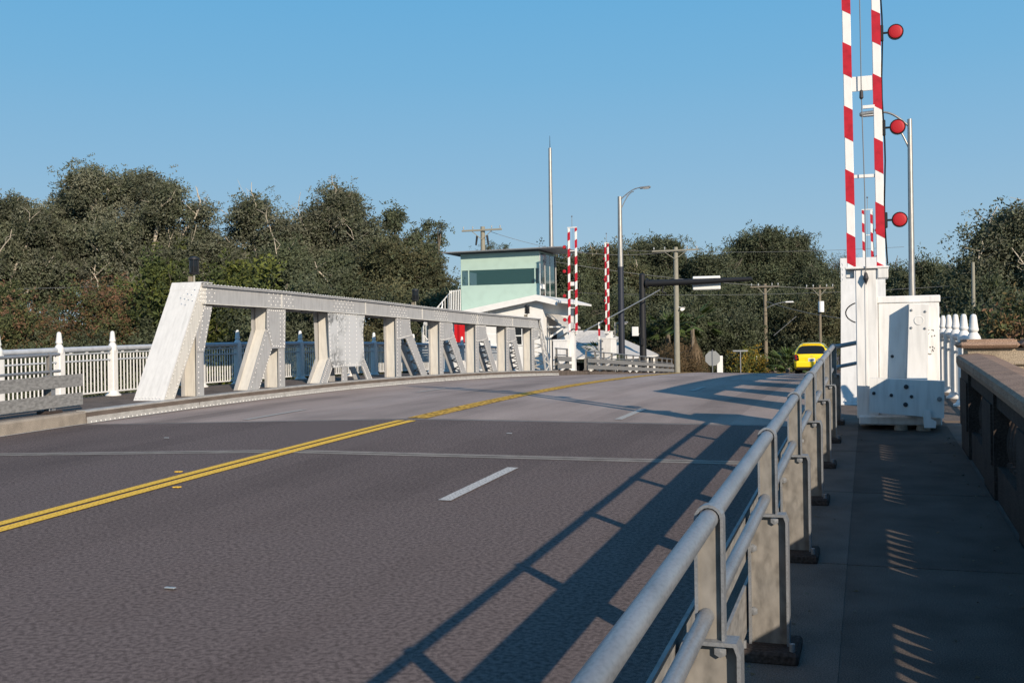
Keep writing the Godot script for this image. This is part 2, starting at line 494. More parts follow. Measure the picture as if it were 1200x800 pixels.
func make_road() -> void:
	var skew := 0.10
	var near := MB.new()
	road_sheet(near, KL, KR, -30.0, 15.85, 0.0, 0.5, 40, skew, "asphalt")
	struct("road", near, M.asphalt)
	var deck := MB.new()
	road_sheet(deck, KL, KR, 15.95, 45.6, 0.0, 0.6, 40, skew, "deck")
	struct("bridge_deck_road", deck, M.deck)
	var far := MB.new()
	road_sheet(far, KL, KR, 45.7, 70.0, 0.0, 1.0, 24, skew, "asphalt")
	road_sheet(far, KL, KR, 70.0, 420.0, 0.0, 5.0, 8, skew, "asphalt")
	struct("road", far, M.asphalt)
	# deck joints: steel angles across the road
	for j in [[15.85, 15.95, 0.0], [45.6, 45.7, 0.0]]:
		var jb := MB.new()
		jb.col = Color(0.8, 0.78, 0.75)
		road_sheet(jb, KL, KR, j[0], j[1], -0.004, 0.2, 30, skew)
		struct("road_joint", jb, M.steel_kerb)
	var jb2 := MB.new()
	jb2.col = Color(0.95, 0.92, 0.88)
	road_sheet(jb2, KL, KR, 11.72, 11.98, 0.004, 0.2, 40, skew)
	struct("road_patch_strip", jb2, M.joint)
	var jb3 := MB.new()
	jb3.col = Color(0.22, 0.21, 0.2)
	road_sheet(jb3, KL, KR, 11.83, 11.86, 0.0065, 0.2, 40, skew)
	struct("road_crack_sealant", jb3, M.joint)
	# markings
	var y := MB.new()
	for x in [-7.19, -6.99]:
		var s := -28.0
		while s < 15.5:
			road_sheet(y, x - 0.07, x + 0.07, s, minf(s + 1.0, 15.6), 0.0085, 0.5, 1)
			s += 1.0
	struct("road_marking_centre_lines", y, M.yellow_paint)
	var y2 := MB.new()
	road_sheet(y2, -7.27, -6.9, 16.0, 45.4, 0.0085, 0.6, 1)
	struct("road_marking_centre_band", y2, M.worn_yellow)
	var y3 := MB.new()
	for x in [-7.19, -6.99]:
		road_sheet(y3, x - 0.055, x + 0.055, 46.0, 200.0, 0.0085, 2.0, 1)
	struct("road_marking_far_centre_lines", y3, M.yellow_paint)
	for lane in [-3.85, -10.3]:
		for k in range(-3 if lane > -7.0 else 1, 8):
			var a := 9.4 + k * 7.35 + (-0.1 if lane > -7 else -0.85)
			var d := MB.new()
			d.col = Color(1, 1, 1) if k < 1 else Color(0.86, 0.85, 0.83)
			road_sheet(d, lane - 0.065, lane + 0.065, a, a + 2.05, 0.0085, 0.5, 1)
			struct("road_marking_lane_dash", d, M.white_line)
	var e := MB.new()
	road_sheet(e, -13.28, -13.2, -20.0, 45.0, 0.0085, 1.0, 1)
	struct("road_marking_edge_line", e, M.white_line)
	# flecks of litter and reflector studs
	for q in [[-4.45, 5.95, 0.05, 0.02], [-9.9, 13.2, 0.06, 0.02], [-4.9, 14.3, 0.07, 0.02]]:
		var f := MB.new()
		f.box(W(q[0], road_y(q[0], q[1]) + 0.012, q[1]), Vector3(0.08, 0.010, 0.03), 0.004)
		tag(obj("road_stud", f, M.sign_back), "small pale reflector stud on the asphalt, " + ["nearest the railing shadow", "in the far left lane before the deck", "short of the deck joint by the dash"][[5.95, 13.2, 14.3].find(q[1])], "road stud", "flat studs on the road")
	for q in [[-6.78, 9.2], [-7.42, 10.1]]:
		var f := MB.new()
		f.box(W(q[0], road_y(q[0], q[1]) + 0.009, q[1]), Vector3(0.075, 0.010, 0.06), 0.003)
		tag(obj("road_stud", f, M.yellow_paint), "small yellow reflector stud " + ("right of" if q[0] > -7 else "left of") + " the double yellow line", "road stud", "yellow studs by the centre line")

func make_walks() -> void:
	# right walk: slabs with open joints, on a kerb
	var base := MB.new()
	profile_block(base, [Vector2(KR, -0.25), Vector2(KR, -0.02), Vector2(1.3, -0.02), Vector2(1.3, -0.9), Vector2(KR, -0.9)], -25.0, 15.3)
	profile_block(base, [Vector2(KR, -0.25), Vector2(KR, -0.004), Vector2(1.5, -0.004), Vector2(1.5, -0.9), Vector2(KR, -0.9)], 15.35, 90.0)
	var b := struct("pavement", base, M.walk, "grey concrete pavement between the pipe railing and the balustrade")
	var s := -5.8
	var k := 0
	while s < 15.0:
		var e := minf(s + 2.55, 15.3)
		var sl := MB.new()
		sl.col = Color.WHITE * R(0.86, 1.08)
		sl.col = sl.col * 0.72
		profile_block(sl, [Vector2(-0.152, -0.018), Vector2(-0.152, 0.0), Vector2(0.93, 0.0), Vector2(0.93, -0.018)], s + 0.007, e - 0.007)
		obj("slab", sl, M.walk, b)
		var ps := MB.new()
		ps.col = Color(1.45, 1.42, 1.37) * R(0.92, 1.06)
		profile_block(ps, [Vector2(KR + 0.2, -0.018), Vector2(KR + 0.2, 0.003), Vector2(-0.153, 0.003), Vector2(-0.15, -0.018)], s + 0.007, e - 0.007)
		obj("edge_slab", ps, M.walk, b)
		var kb := MB.new()
		kb.col = Color.WHITE * R(0.9, 1.1)
		profile_block(kb, [Vector2(KR - 0.012, -0.24), Vector2(KR - 0.012, -0.02), Vector2(KR + 0.01, 0.004), Vector2(KR + 0.19, 0.004), Vector2(KR + 0.19, -0.018), Vector2(KR + 0.03, -0.24)], s + 0.006, e - 0.006)
		obj("kerb_stone", kb, M.walk, b)
		s += 2.55
	var lit := MB.new()
	for i in 260:
		var ls := R(1.5, 13.5)
		var lx := (KR + 0.25 + absf(rng.randfn()) * 0.12) if i % 3 == 0 else (0.9 - absf(rng.randfn()) * 0.14 if i % 3 == 1 else R(-0.6, 0.9))
		var a := R(0, TAU); var r := R(0.006, 0.02)
		var c := W(lx, walk_y(ls) + 0.003, ls)
		lit.col = Color(1, 0.85, 0.65) * R(0.5, 1.6)
		lit.flat(c + Vector3(cos(a) * r, 0, sin(a) * r), c + Vector3(cos(a + 2.2) * r * 0.6, R(0.002, 0.01), sin(a + 2.2) * r * 0.6), c + Vector3(cos(a + 3.9) * r, 0.001, sin(a + 3.9) * r), Vector3.UP)
	var lo := tag(obj("leaf_litter", lit, M.bark), "dry leaf scraps strewn along the shaded pavement's edges", "litter", "", "stuff")
	# left walk
	var lb := MB.new()
	profile_block(lb, [Vector2(KL, -0.25), Vector2(KL, -0.02), Vector2(-16.15, -0.02), Vector2(-16.15, -0.7), Vector2(KL, -0.7)], -25.0, 90.0)
	var l := struct("pavement", lb, M.walk, "concrete pavement and kerb along the truss on the far side")
	s = -2.0
	while s < 48.0:
		var sl := MB.new()
		sl.col = Color.WHITE * R(0.9, 1.08)
		profile_block(sl, [Vector2(KL - 0.24, -0.018), Vector2(KL - 0.24, 0.0), Vector2(-16.1, 0.0), Vector2(-16.1, -0.018)], s + 0.008, s + 2.9 - 0.008)
		obj("slab", sl, M.walk, l)
		s += 2.9
	s = -2.0
	for seg in [-2.0, 1.5, 5.0, 8.5, 12.0]:
		var kb := MB.new()
		kb.col = Color.WHITE * R(0.9, 1.08)
		profile_block(kb, [Vector2(KL + 0.012, -0.24), Vector2(KL + 0.01, -0.03), Vector2(KL - 0.02, 0.005), Vector2(KL - 0.23, 0.005), Vector2(KL - 0.23, -0.018), Vector2(KL - 0.03, -0.24)], seg + 0.008, (15.45 if seg == 12.0 else seg + 3.5) - 0.008)
		obj("kerb_stone", kb, M.concrete, l)
	var rivs := []
	for i in 9:
		var a := 15.47 + i * 3.37
		var kb := MB.new()
		profile_block(kb, [Vector2(KL + 0.03, -0.235), Vector2(KL + 0.005, -0.15), Vector2(KL - 0.01, 0.0), Vector2(KL - 0.04, 0.012), Vector2(KL - 0.23, 0.012), Vector2(KL - 0.23, -0.018), Vector2(KL - 0.03, -0.235)], a + 0.01, a + 3.36)
		obj("kerb_plate", kb, M.steel_kerb, l)
		var q := 0.1
		while q < 3.3:
			rivs.append(W(KL + 0.024, walk_y(a + q) - 0.195, a + q))
			q += 0.125
	rivets(rivs, Vector3(1, 0.2, 0), 0.014, l)
	# bridge girders under both edges
	var gd := MB.new()
	for x in [-13.0, -0.9]:
		profile_block(gd, [Vector2(x - 0.15, -0.72), Vector2(x + 0.15, -0.72), Vector2(x + 0.15, -2.2), Vector2(x - 0.15, -2.2)], 4.0, 56.0, 2.0)
	profile_block(gd, [Vector2(KL, -0.4), Vector2(KR, -0.4), Vector2(KR, -0.7), Vector2(KL, -0.7)], -25.0, 90.0, 2.0)
	struct("bridge_girders", gd, M.truss_grey)
	for q in [[2.0, 15.0], [46.5, 58.0]]:
		var pr := MB.new()
		pr.span(W(-22.5, -9.0, q[0]), W(3.0, walk_y(q[1]) - 0.75, q[1]))
		struct("bridge_pier", pr, M.old_concrete)
	var bankm := MB.new()
	profile_block(bankm, [Vector2(-16.1, -0.72), Vector2(1.5, -0.72), Vector2(9.0, -3.4), Vector2(-24.0, -3.4)], 58.0, 130.0, 3.0)
	struct("road_embankment", bankm, M.earth)

var rivet_mesh: ArrayMesh

func rivets(at: Array, out: Vector3, r: float, parent: Node) -> void:
	# hundreds of rivet heads on one member: one mass of copies
	if rivet_mesh == null:
		var b := MB.new()
		b.lathe(Vector3.ZERO, [Vector2(1, 0), Vector2(0.8, 0.45), Vector2(0.4, 0.75), Vector2(0.0, 0.82)], 7)
		rivet_mesh = b.mesh(Transform3D())
	var mm := MultiMesh.new()
	mm.transform_format = MultiMesh.TRANSFORM_3D
	mm.mesh = rivet_mesh
	mm.instance_count = at.size()
	var up := out.normalized()
	var x := up.cross(Vector3(0.3, 0.2, 0.9)).normalized()
	var z := x.cross(up)
	var inv := (parent as Node3D).global_transform.affine_inverse()
	for i in at.size():
		mm.set_instance_transform(i, inv * Transform3D(Basis(x * r, up * r, z * r), at[i]))
	var o := MultiMeshInstance3D.new()
	o.name = numbered("rivet_heads", parent)
	o.multimesh = mm
	o.material_override = M.rivet
	o.set_meta("kind", "stuff")
	parent.add_child(o, true)

# ---------------------------------------------------------------- pipe railings
func make_railing(called: String, label: String, x: float, side: float, posts: Array, s0: float, s1: float, beams_to: float) -> Node3D:
	# side = +1: the road lies towards -x
	var root := thing(called, label, "railing", W(x, walk_y(posts[0]), posts[0]))
	for s in posts:
		var o := W(x, walk_y(s), s)
		var U := Vector3(side, 0, 0)
		var p := MB.new()
		p.prism([Vector2(-0.082, 0.05), Vector2(0.082, 0.05), Vector2(0.082, 0.655), Vector2(-0.082, 0.655)], o, U, Vector3.UP, Vector3(0, 0, 0.008))
		p.prism([Vector2(-0.037, 0.655), Vector2(0.037, 0.655), Vector2(0.037, 1.025), Vector2(-0.037, 1.025)], o, U, Vector3.UP, Vector3(0, 0, 0.008))
		var post := obj("post", p, M.galv_plate, root)
		var st := MB.new()
		var arc := [Vector2(-0.0395, 0.66)]
		for i in 9:
			var t := PI - PI * i / 8.0
			arc.append(Vector2(cos(t) * 0.0395, 1.03 + sin(t) * 0.0395))
		arc.append(Vector2(0.0395, 0.66))
		st.strip(arc, 0.009, o, U, Vector3.UP, Vector3(0, 0, 0.026))
		st.strip([Vector2(-0.087, 0.05), Vector2(-0.087, 0.63), Vector2(-0.076, 0.66), Vector2(0.076, 0.66), Vector2(0.087, 0.63), Vector2(0.087, 0.05)], 0.012, o, U, Vector3.UP, Vector3(0, 0, 0.045))
		obj("strap", st, M.galv, post)
		for q in [[0.03, 0.635], [-0.072, 0.5], [-0.072, 0.2]]:
			var bo := MB.new()
			bo.lathe(o + U * q[0] + Vector3(0, q[1], 0.012), [Vector2(0.02, 0), Vector2(0.02, 0.014), Vector2(0.0, 0.018)], 6, Vector3(0, 0, 1))
			obj("bolt", bo, M.galv, post)
		var bs := MB.new()
		bs.span(o + Vector3(-0.14, -0.01, -0.17), o + Vector3(0.14, 0.05, 0.17), 0.012)
		obj("base_block", bs, M.old_concrete, post)
		for bx in [-0.11, 0.11]:
			var bl := MB.new()
			bl.tube([o + Vector3(bx, 0.05, 0.12), o + Vector3(bx, 0.085, 0.12)], [0.014], 6)
			obj("anchor_bolt", bl, M.galv, post)
	var tp := []; var mp := []
	var n := ceili((s1 - s0) / 0.9)
	for i in n + 1:
		var s := lerpf(s0, s1, i / float(n))
		tp.append(W(x, walk_y(s) + 1.032, s))
		mp.append(W(x - side * 0.012, walk_y(s) + 0.735, s))
	if called == "pipe_railing" and side > 0.0 and s1 < 20.0:
		# the pipes turn in to the gate housing at the far end
		tp.append(W(x + 0.06, walk_y(s1) + 1.03, s1 + 0.22)); tp.append(W(x + 0.33, walk_y(s1) + 1.08, s1 + 0.42))
		mp.append(W(x + 0.06, walk_y(s1) + 0.75, s1 + 0.22)); mp.append(W(x + 0.33, walk_y(s1) + 0.80, s1 + 0.42))
	var a := MB.new(); a.tube(tp, [0.0295], 18); obj("top_pipe", a, M.galv, root)
	var b := MB.new(); b.tube(mp, [0.025], 16); obj("middle_pipe", b, M.galv, root)
	for h in [0.44, 0.10]:
		var g := MB.new()
		var xr := x - side * 0.112
		profile_block(g, [Vector2(xr - 0.007, h), Vector2(xr + 0.007, h), Vector2(xr + 0.007, h + 0.222), Vector2(xr - 0.007, h + 0.222)], s0, beams_to, 1.0)
		obj("guard_beam", g, M.beam_grey, root)
	return root

# ---------------------------------------------------------------- stone balustrade
func make_balustrade() -> void:
	var x0 := 0.95; var x1 := 1.27; var xm := 1.11
	var root := thing("stone_balustrade", "weathered brown concrete balustrade with turned balusters along the right-hand pavement", "balustrade", W(xm, walk_y(12.0), 12.0))
	var prof := []
	for q in [[0.085, 0.0], [0.085, 0.035], [0.06, 0.05], [0.074, 0.10], [0.083, 0.17], [0.08, 0.24], [0.066, 0.31], [0.05, 0.37], [0.046, 0.40], [0.06, 0.415], [0.06, 0.44], [0.08, 0.45], [0.08, 0.48]]:
		prof.append(Vector2(q[0] * (0.90 if q[1] < 0.35 or q[1] > 0.42 else 0.72), q[1]))
	var bmb := MB.new()
	bmb.lathe(Vector3.ZERO, prof, 14)
	var bm := bmb.mesh(Transform3D())
	var s := -8.95
	while s < 12.0:
		var pil0 := s; var pil1 := s + 0.8; var op1 := s + 2.3
		if s > 11.0:
			pil1 = 12.66; op1 = 12.66
		var p := MB.new()
		p.col = Color.WHITE * R(0.9, 1.1)
		profile_block(p, [Vector2(x0, -0.02), Vector2(x1, -0.02), Vector2(x1, 0.885), Vector2(x0, 0.885)], pil0, pil1)
		# raised panel edges on the pilaster
		profile_block(p, [Vector2(x0 - 0.018, 0.26), Vector2(x0, 0.26), Vector2(x0, 0.76), Vector2(x0 - 0.018, 0.76)], pil0 + 0.06, pil1 - 0.06)
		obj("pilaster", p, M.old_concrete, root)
		if op1 > pil1:
			var pl := MB.new()
			profile_block(pl, [Vector2(x0 + 0.025, -0.02), Vector2(x1 - 0.025, -0.02), Vector2(x1 - 0.025, 0.26), Vector2(x0 + 0.025, 0.26)], pil1, op1)
			obj("plinth", pl, M.old_concrete, root)
			var tb := MB.new()
			profile_block(tb, [Vector2(x0 + 0.025, 0.735), Vector2(x1 - 0.025, 0.735), Vector2(x1 - 0.025, 0.885), Vector2(x0 + 0.025, 0.885)], pil1, op1)
			obj("top_beam", tb, M.old_concrete, root)
			for i in 8:
				var sb := pil1 + (i + 0.5) * (op1 - pil1) / 8.0
				piece("baluster", bm, M.old_concrete, root, Transform3D(Basis(), W(xm, walk_y(sb) + 0.258, sb)))
		s += 2.3
	s = -9.0
	while s < 12.5:
		var e := minf(s + 3.1, 12.69)
		var cp := MB.new()
		cp.col = Color.WHITE * R(0.92, 1.08)
		profile_block(cp, [Vector2(0.905, 0.93), Vector2(0.92, 0.882), Vector2(1.29, 0.882), Vector2(1.315, 0.93), Vector2(1.315, 0.975), Vector2(1.28, 1.0), Vector2(1.12, 1.025), Vector2(0.93, 1.005), Vector2(0.905, 0.985)], s + 0.006, e - 0.004)
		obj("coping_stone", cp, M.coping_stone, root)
		s += 3.1
	# end wall turning away to the right
	var wl := thing("wing_wall", "tan concrete wing wall with thick coping, turning right at the balustrade's end", "wall", W(1.2, walk_y(13.05), 13.05))
	var y0 := walk_y(13.05)
	var body := MB.new()
	body.span(W(1.02, y0 - 0.3, 12.720), W(9.0, y0 + 1.07, 13.230), 0.01)
	body.span(W(1.40, y0 - 2.6, 12.780), W(9.0, y0 - 0.3, 13.180))
	obj("wall_body", body, M.tan_concrete, wl)
	var bd := MB.new()
	bd.span(W(1.42, y0 + 0.88, 12.680), W(9.0, y0 + 0.92, 12.730), 0.01)
	bd.span(W(1.42, y0 + 0.52, 12.695), W(9.0, y0 + 0.56, 12.730), 0.006)
	obj("string_course", bd, M.tan_concrete, wl)
	var cx := 0.93
	for q in [[0.93, 1.55], [1.56, 4.2], [4.21, 9.0]]:
		var c := MB.new()
		c.span(W(q[0], y0 + 1.068, 12.630), W(q[1], y0 + 1.135, 13.330), 0.03)
		c.span(W(q[0] + 0.06, y0 + 1.13, 12.710), W(q[1] - 0.02, y0 + 1.165, 13.250), 0.03)
		obj("coping_stone", c, M.coping_stone, wl)
	# outer deck slab on the right beyond the balustrade
	var sl := MB.new()
	profile_block(sl, [Vector2(1.27, -0.25), Vector2(9.0, -0.25), Vector2(9.0, -0.6), Vector2(1.27, -0.6)], -10.0, 12.7)
	struct("abutment_terrace_ground", sl, M.tan_concrete)

# ---------------------------------------------------------------- finial fences
var finial_mesh: ArrayMesh
var post_mesh: ArrayMesh
var picket_mesh: ArrayMesh

func make_finial_fence(label: String, x: float, s0: float, bays: int, bay: float) -> void:
	if finial_mesh == null:
		var f := MB.new()
		f.lathe(Vector3(0, 1.165, 0), [Vector2(0.05, 0), Vector2(0.06, 0.015), Vector2(0.068, 0.028), Vector2(0.07, 0.05), Vector2(0.063, 0.062), Vector2(0.056, 0.12), Vector2(0.05, 0.18), Vector2(0.043, 0.225), Vector2(0.032, 0.25), Vector2(0.0, 0.262)], 14)
		finial_mesh = f.mesh(Transform3D())
		var p := MB.new()
		p.span(Vector3(-0.085, 0.06, -0.085), Vector3(0.085, 1.02, 0.085), 0.02)
		p.lathe(Vector3.ZERO, [Vector2(0.17, 0.0), Vector2(0.17, 0.03), Vector2(0.13, 0.05), Vector2(0.1, 0.11)], 14)
		p.lathe(Vector3.ZERO, [Vector2(0.085, 0.95), Vector2(0.096, 0.99), Vector2(0.097, 1.07), Vector2(0.09, 1.10), Vector2(0.07, 1.14), Vector2(0.05, 1.166), Vector2(0.0, 1.166)], 14)
		post_mesh = p.mesh(Transform3D())
		var k := MB.new()
		k.span(Vector3(-0.011, 0.115, -0.013), Vector3(0.011, 0.955, 0.013), 0.004)
		picket_mesh = k.mesh(Transform3D())
	var root := thing("picket_fence", label, "fence", W(x, walk_y(s0), s0))
	for i in bays + 1:
		var s := s0 + i * bay
		var o := piece("post", post_mesh, M.fence_white, root, Transform3D(Basis(), W(x, walk_y(s), s)))
		piece("finial", finial_mesh, M.fence_white, o, Transform3D(Basis(), W(x, walk_y(s), s)))
		if i == bays:
			break
		var a := s + 0.09; var b := s + bay - 0.09
		var tr := MB.new()
		tr.tube([W(x, walk_y(a) + 1.045, a), W(x, walk_y(b) + 1.045, b)], [0.058], 12)
		obj("top_rail", tr, M.fence_rail, root)
		for h in [0.95, 0.80, 0.10]:
			var r := MB.new()
			r.bar(W(x, walk_y(a) + h, a), W(x, walk_y(b) + h, b), Vector3.RIGHT, 0.045, 0.032, 0.004)
			obj("rail", r, M.fence_rail if h > 0.5 else M.fence_white, root)
		var n := int((b - a) / 0.103)
		for j in n:
			var q := a + (j + 0.5) * (b - a) / n
			piece("picket", picket_mesh, M.fence_white, root, Transform3D(Basis(), W(x, walk_y(q), q)))
		for j in 3:
			var q := a + (j + 0.5) * (b - a) / 3.0
			var br := MB.new()
			br.prism([Vector2(-0.05, 0.955), Vector2(0.05, 0.955), Vector2(0.015, 1.01), Vector2(-0.015, 1.01)], W(x, walk_y(q), q), Vector3(0, 0, 1), Vector3.UP, Vector3(0.008, 0, 0))
			obj("rail_bracket", br, M.fence_white, root)

# ---------------------------------------------------------------- the riveted side trusses
const CHORD := [[18.55, 1.30], [22.5, 1.275], [27.0, 1.21], [31.0, 1.13], [36.0, 1.04], [43.4, 0.95]]

func chord_y(s: float) -> float:
	for i in CHORD.size() - 1:
		if s <= CHORD[i + 1][0] or i == CHORD.size() - 2:
			return lerpf(CHORD[i][1], CHORD[i + 1][1], (s - CHORD[i][0]) / (CHORD[i + 1][0] - CHORD[i][0]))
	return 0.95

func webs(called: String, poly: Array, xs: Array, m: Material, root: Node, th: float) -> MeshInstance3D:
	var o: MeshInstance3D = null
	for x in xs:
		var b := MB.new()
		b.prism(poly, Vector3(x, 0, 0), Vector3(0, 0, -1), Vector3.UP, Vector3(th, 0, 0))
		var q := obj(called, b, m, root)
		if o == null: o = q
	return o

func mass(o: Node) -> void:
	o.set_meta("kind", "stuff")

func lacing(mb: MB, x0: float, x1: float, a: Vector2, b: Vector2, n: int) -> void:
	# flat zigzag bars between two edges at x0 and x1, along the line a-b of (s, y)
	for i in n:
		var p := a.lerp(b, i / float(n)); var q := a.lerp(b, (i + 1) / float(n))
		var l := x0 if i % 2 == 0 else x1
		var r := x1 if i % 2 == 0 else x0
		mb.bar(W(l, p.y, p.x), W(r, q.y, q.x), Vector3(0, 0, 1) if absf(a.y - b.y) < 0.5 else Vector3(0, 1, 0.3), 0.045, 0.012)

func make_truss(label: String, xi: float, xo: float) -> void:
	var root := thing("bridge_truss", label, "truss", W(xi, walk_y(18.0), 18.0))
	var dir := signf(xi - xo)      # +1: the road lies towards +x from this truss
	var U := Vector3(0, 0, -1)     # along s
	var th := 0.014
	var face_in := xi + dir * th
	# --- top chord: two webs, a cover plate and the flange angles
	var S := [19.25, 22.5, 27.0, 31.0, 36.0, 40.0, 43.7]
	for k in S.size() - 1:
		var a: float = S[k]; var b: float = S[k + 1]
		var ya := chord_y(a); var yb := chord_y(b)
		webs("chord_web", [Vector2(a, ya - 0.40), Vector2(b - 0.004, yb - 0.40), Vector2(b - 0.004, yb - 0.005), Vector2(a, ya - 0.005)], [xi - dir * th, xo + dir * th], M.truss_grey, root, th)
		var cov := MB.new()
		cov.bar(W((xi + xo) / 2, ya + 0.012, a), W((xi + xo) / 2, yb + 0.012, b), Vector3.RIGHT, absf(xi - xo) + 0.11, 0.03, 0.004)
		obj("chord_cover", cov, M.truss_grey, root)
		for x in [xi + dir * 0.028, xo - dir * 0.028]:
			for q in [[0.02, 0.022], [0.395, 0.016]]:
				var fl := MB.new()
				fl.bar(W(x, ya - q[0], a), W(x, yb - q[0], b), Vector3.RIGHT, 0.05, q[1])
				obj("chord_flange", fl, M.truss_grey if q[0] < 0.1 else M.truss_cream, root)
		if k > 0:
			var sp := MB.new()
			sp.prism([Vector2(a - 0.03, ya - 0.37), Vector2(a + 0.03, ya - 0.37), Vector2(a + 0.03, ya - 0.04), Vector2(a - 0.03, ya - 0.04)], Vector3(face_in - dir * th + dir * 0.004, 0, 0), U, Vector3.UP, Vector3(0.004, 0, 0))
			obj("splice_plate", sp, M.truss_cream, root)
	var lc := MB.new()
	lacing(lc, xi, xo, Vector2(19.4, chord_y(19.4) - 0.395), Vector2(43.2, chord_y(43.2) - 0.395), 60)
	mass(obj("chord_lacing", lc, M.truss_grey, root))
	# --- end post at the near end: a solid white cover on top, webs at both sides
	var y0 := walk_y(17.9) - 0.01
	var side := [Vector2(17.88, y0), Vector2(18.27, y0 + 0.01), Vector2(19.42, 0.90), Vector2(19.42, 1.28), Vector2(19.20, 1.31)]
	webs("end_post_web", side, [xi - dir * th + dir * 0.002, xo + dir * th - dir * 0.002], M.truss_cream, root, th)
	var ec := MB.new()
	ec.prism([Vector2(17.86, y0), Vector2(17.89, y0), Vector2(19.21, 1.315), Vector2(19.17, 1.315)], Vector3((xi + xo) / 2, 0, 0), U, Vector3.UP, Vector3(absf(xi - xo) / 2 + 0.035, 0, 0))
	obj("end_post_cover", ec, M.truss_white, root)
	var ec2 := MB.new()
	ec2.prism([Vector2(19.10, 1.19), Vector2(19.115, 1.19), Vector2(19.20, 1.345), Vector2(19.6, 1.345), Vector2(19.6, 1.362), Vector2(19.185, 1.362)], Vector3((xi + xo) / 2, 0, 0), U, Vector3.UP, Vector3(absf(xi - xo) / 2 + 0.045, 0, 0))
	obj("end_post_cap", ec2, M.truss_white, root)
	# --- posts: [bottom s0, s1, gusset polygon, leg polygon(s)]
	var posts := [
		{"v": [19.06, 19.30], "g": [[19.06, 0.95], [19.3, 0.95], [19.62, 1.93], [19.3, 1.93]], "legs": []},
		{"v": [22.34, 22.61], "g": [[22.02, 0.96], [22.61, 0.96], [22.66, 1.91], [21.82, 1.91], [21.80, 1.45]], "legs": [[[21.01, 0.0], [21.45, 0.0], [22.04, 0.955], [21.80, 1.42]]]},
		{"v": [25.55, 25.85], "g": [[24.98, 0.40], [26.72, 0.40], [26.86, 0.62], [26.80, 1.35], [26.93, 1.88], [24.78, 1.88], [24.85, 0.7]], "legs": [[[24.36, 0.0], [24.72, 0.0], [25.0, 0.395], [24.85, 0.68]], [[27.02, 0.0], [27.38, 0.0], [26.88, 0.60], [26.70, 0.395]]]},
		{"v": [29.03, 29.36], "g": [[29.03, 1.15], [29.66, 1.18], [30.18, 1.26], [30.05, 1.50], [30.02, 1.86], [29.03, 1.86]], "legs": [[[30.88, 0.0], [31.36, 0.0], [30.09, 1.46], [29.70, 1.19]]]},
		{"v": [32.43, 32.72], "g": [[32.43, 1.12], [33.3, 1.15], [33.68, 1.25], [33.55, 1.5], [33.52, 1.80], [32.43, 1.80]], "legs": [[[34.3, 0.0], [34.82, 0.0], [33.6, 1.46], [33.25, 1.16]]]},
		{"v": [35.80, 36.12], "g": [[35.8, 1.12], [36.65, 1.15], [37.0, 1.25], [36.9, 1.5], [36.88, 1.74], [35.8, 1.74]], "legs": [[[37.6, 0.0], [38.12, 0.0], [36.95, 1.46], [36.6, 1.16]]]},
		{"v": [39.21, 39.55], "g": [[39.21, 1.12], [40.0, 1.15], [40.4, 1.25], [40.3, 1.5], [40.25, 1.74], [39.21, 1.74]], "legs": [[[40.75, 0.0], [41.25, 0.0], [40.33, 1.46], [40.0, 1.16]]]},
		{"v": [42.5, 42.85], "g": [[42.5, 1.3], [43.3, 1.35], [43.6, 1.80], [42.5, 1.80]], "legs": []},
	]
	var riv_in := []
	var xp := xi - dir * 0.41
	for pi in posts.size():
		var q: Dictionary = posts[pi]
		var a: float = q.v[0]; var b: float = q.v[1]
		var base := walk_y((a + b) / 2) - 0.012
		var top := chord_y(a) - 0.39
		webs("post_web", [Vector2(a, base), Vector2(b, base), Vector2(b, top), Vector2(a, top)], [xi - dir * (th + 0.001), xp + dir * (th + 0.001)], M.truss_grey, root, th * 0.9)
		# near-facing closed plate (cream), set back from the webs' edges
		var pf := MB.new()
		var near_leg: Array = q.legs[0] if q.legs.size() and q.legs[0][0][0] < a else []
		if near_leg.is_empty():
			pf.span(W(xi - dir * 0.03, base, a + 0.10), W(xp + dir * 0.03, top - 0.02, a + 0.115))
		else:
			var hk := 0.62 if pi == 2 else 1.40
			var n0: float = near_leg[0][0]; var n1: float = near_leg[3][0]
			pf.bar(W((xi + xp) / 2, base, n0 + 0.13), W((xi + xp) / 2, base + hk, n1 + 0.13), Vector3.RIGHT, absf(xi - xp) - 0.06, 0.016)
			pf.bar(W((xi + xp) / 2, base + hk - 0.01, n1 + 0.132), W((xi + xp) / 2, top - 0.02, n1 + 0.132), Vector3.RIGHT, absf(xi - xp) - 0.06, 0.016)
			if pi == 1:
				pf.span(W(xi - dir * 0.03, base, a + 0.08), W(xp + dir * 0.03, base + 0.95, a + 0.095))
		obj("post_face_plate", pf, M.truss_cream, root)
		var gpoly := []
		for p in q.g:
			gpoly.append(Vector2(p[0], base + p[1]))
		var go := webs("gusset_plate", gpoly, [xi + dir * 0.006], M.mural if pi == 2 and xi < -5.0 else M.truss_grey, root, 0.006)
		webs("gusset_plate", gpoly, [xp - dir * 0.006], M.truss_grey, root, 0.006)
		if pi == 2 and xi < -5.0:
			go.set_meta("label", "wide gusset plate with a washed-out grey painting")
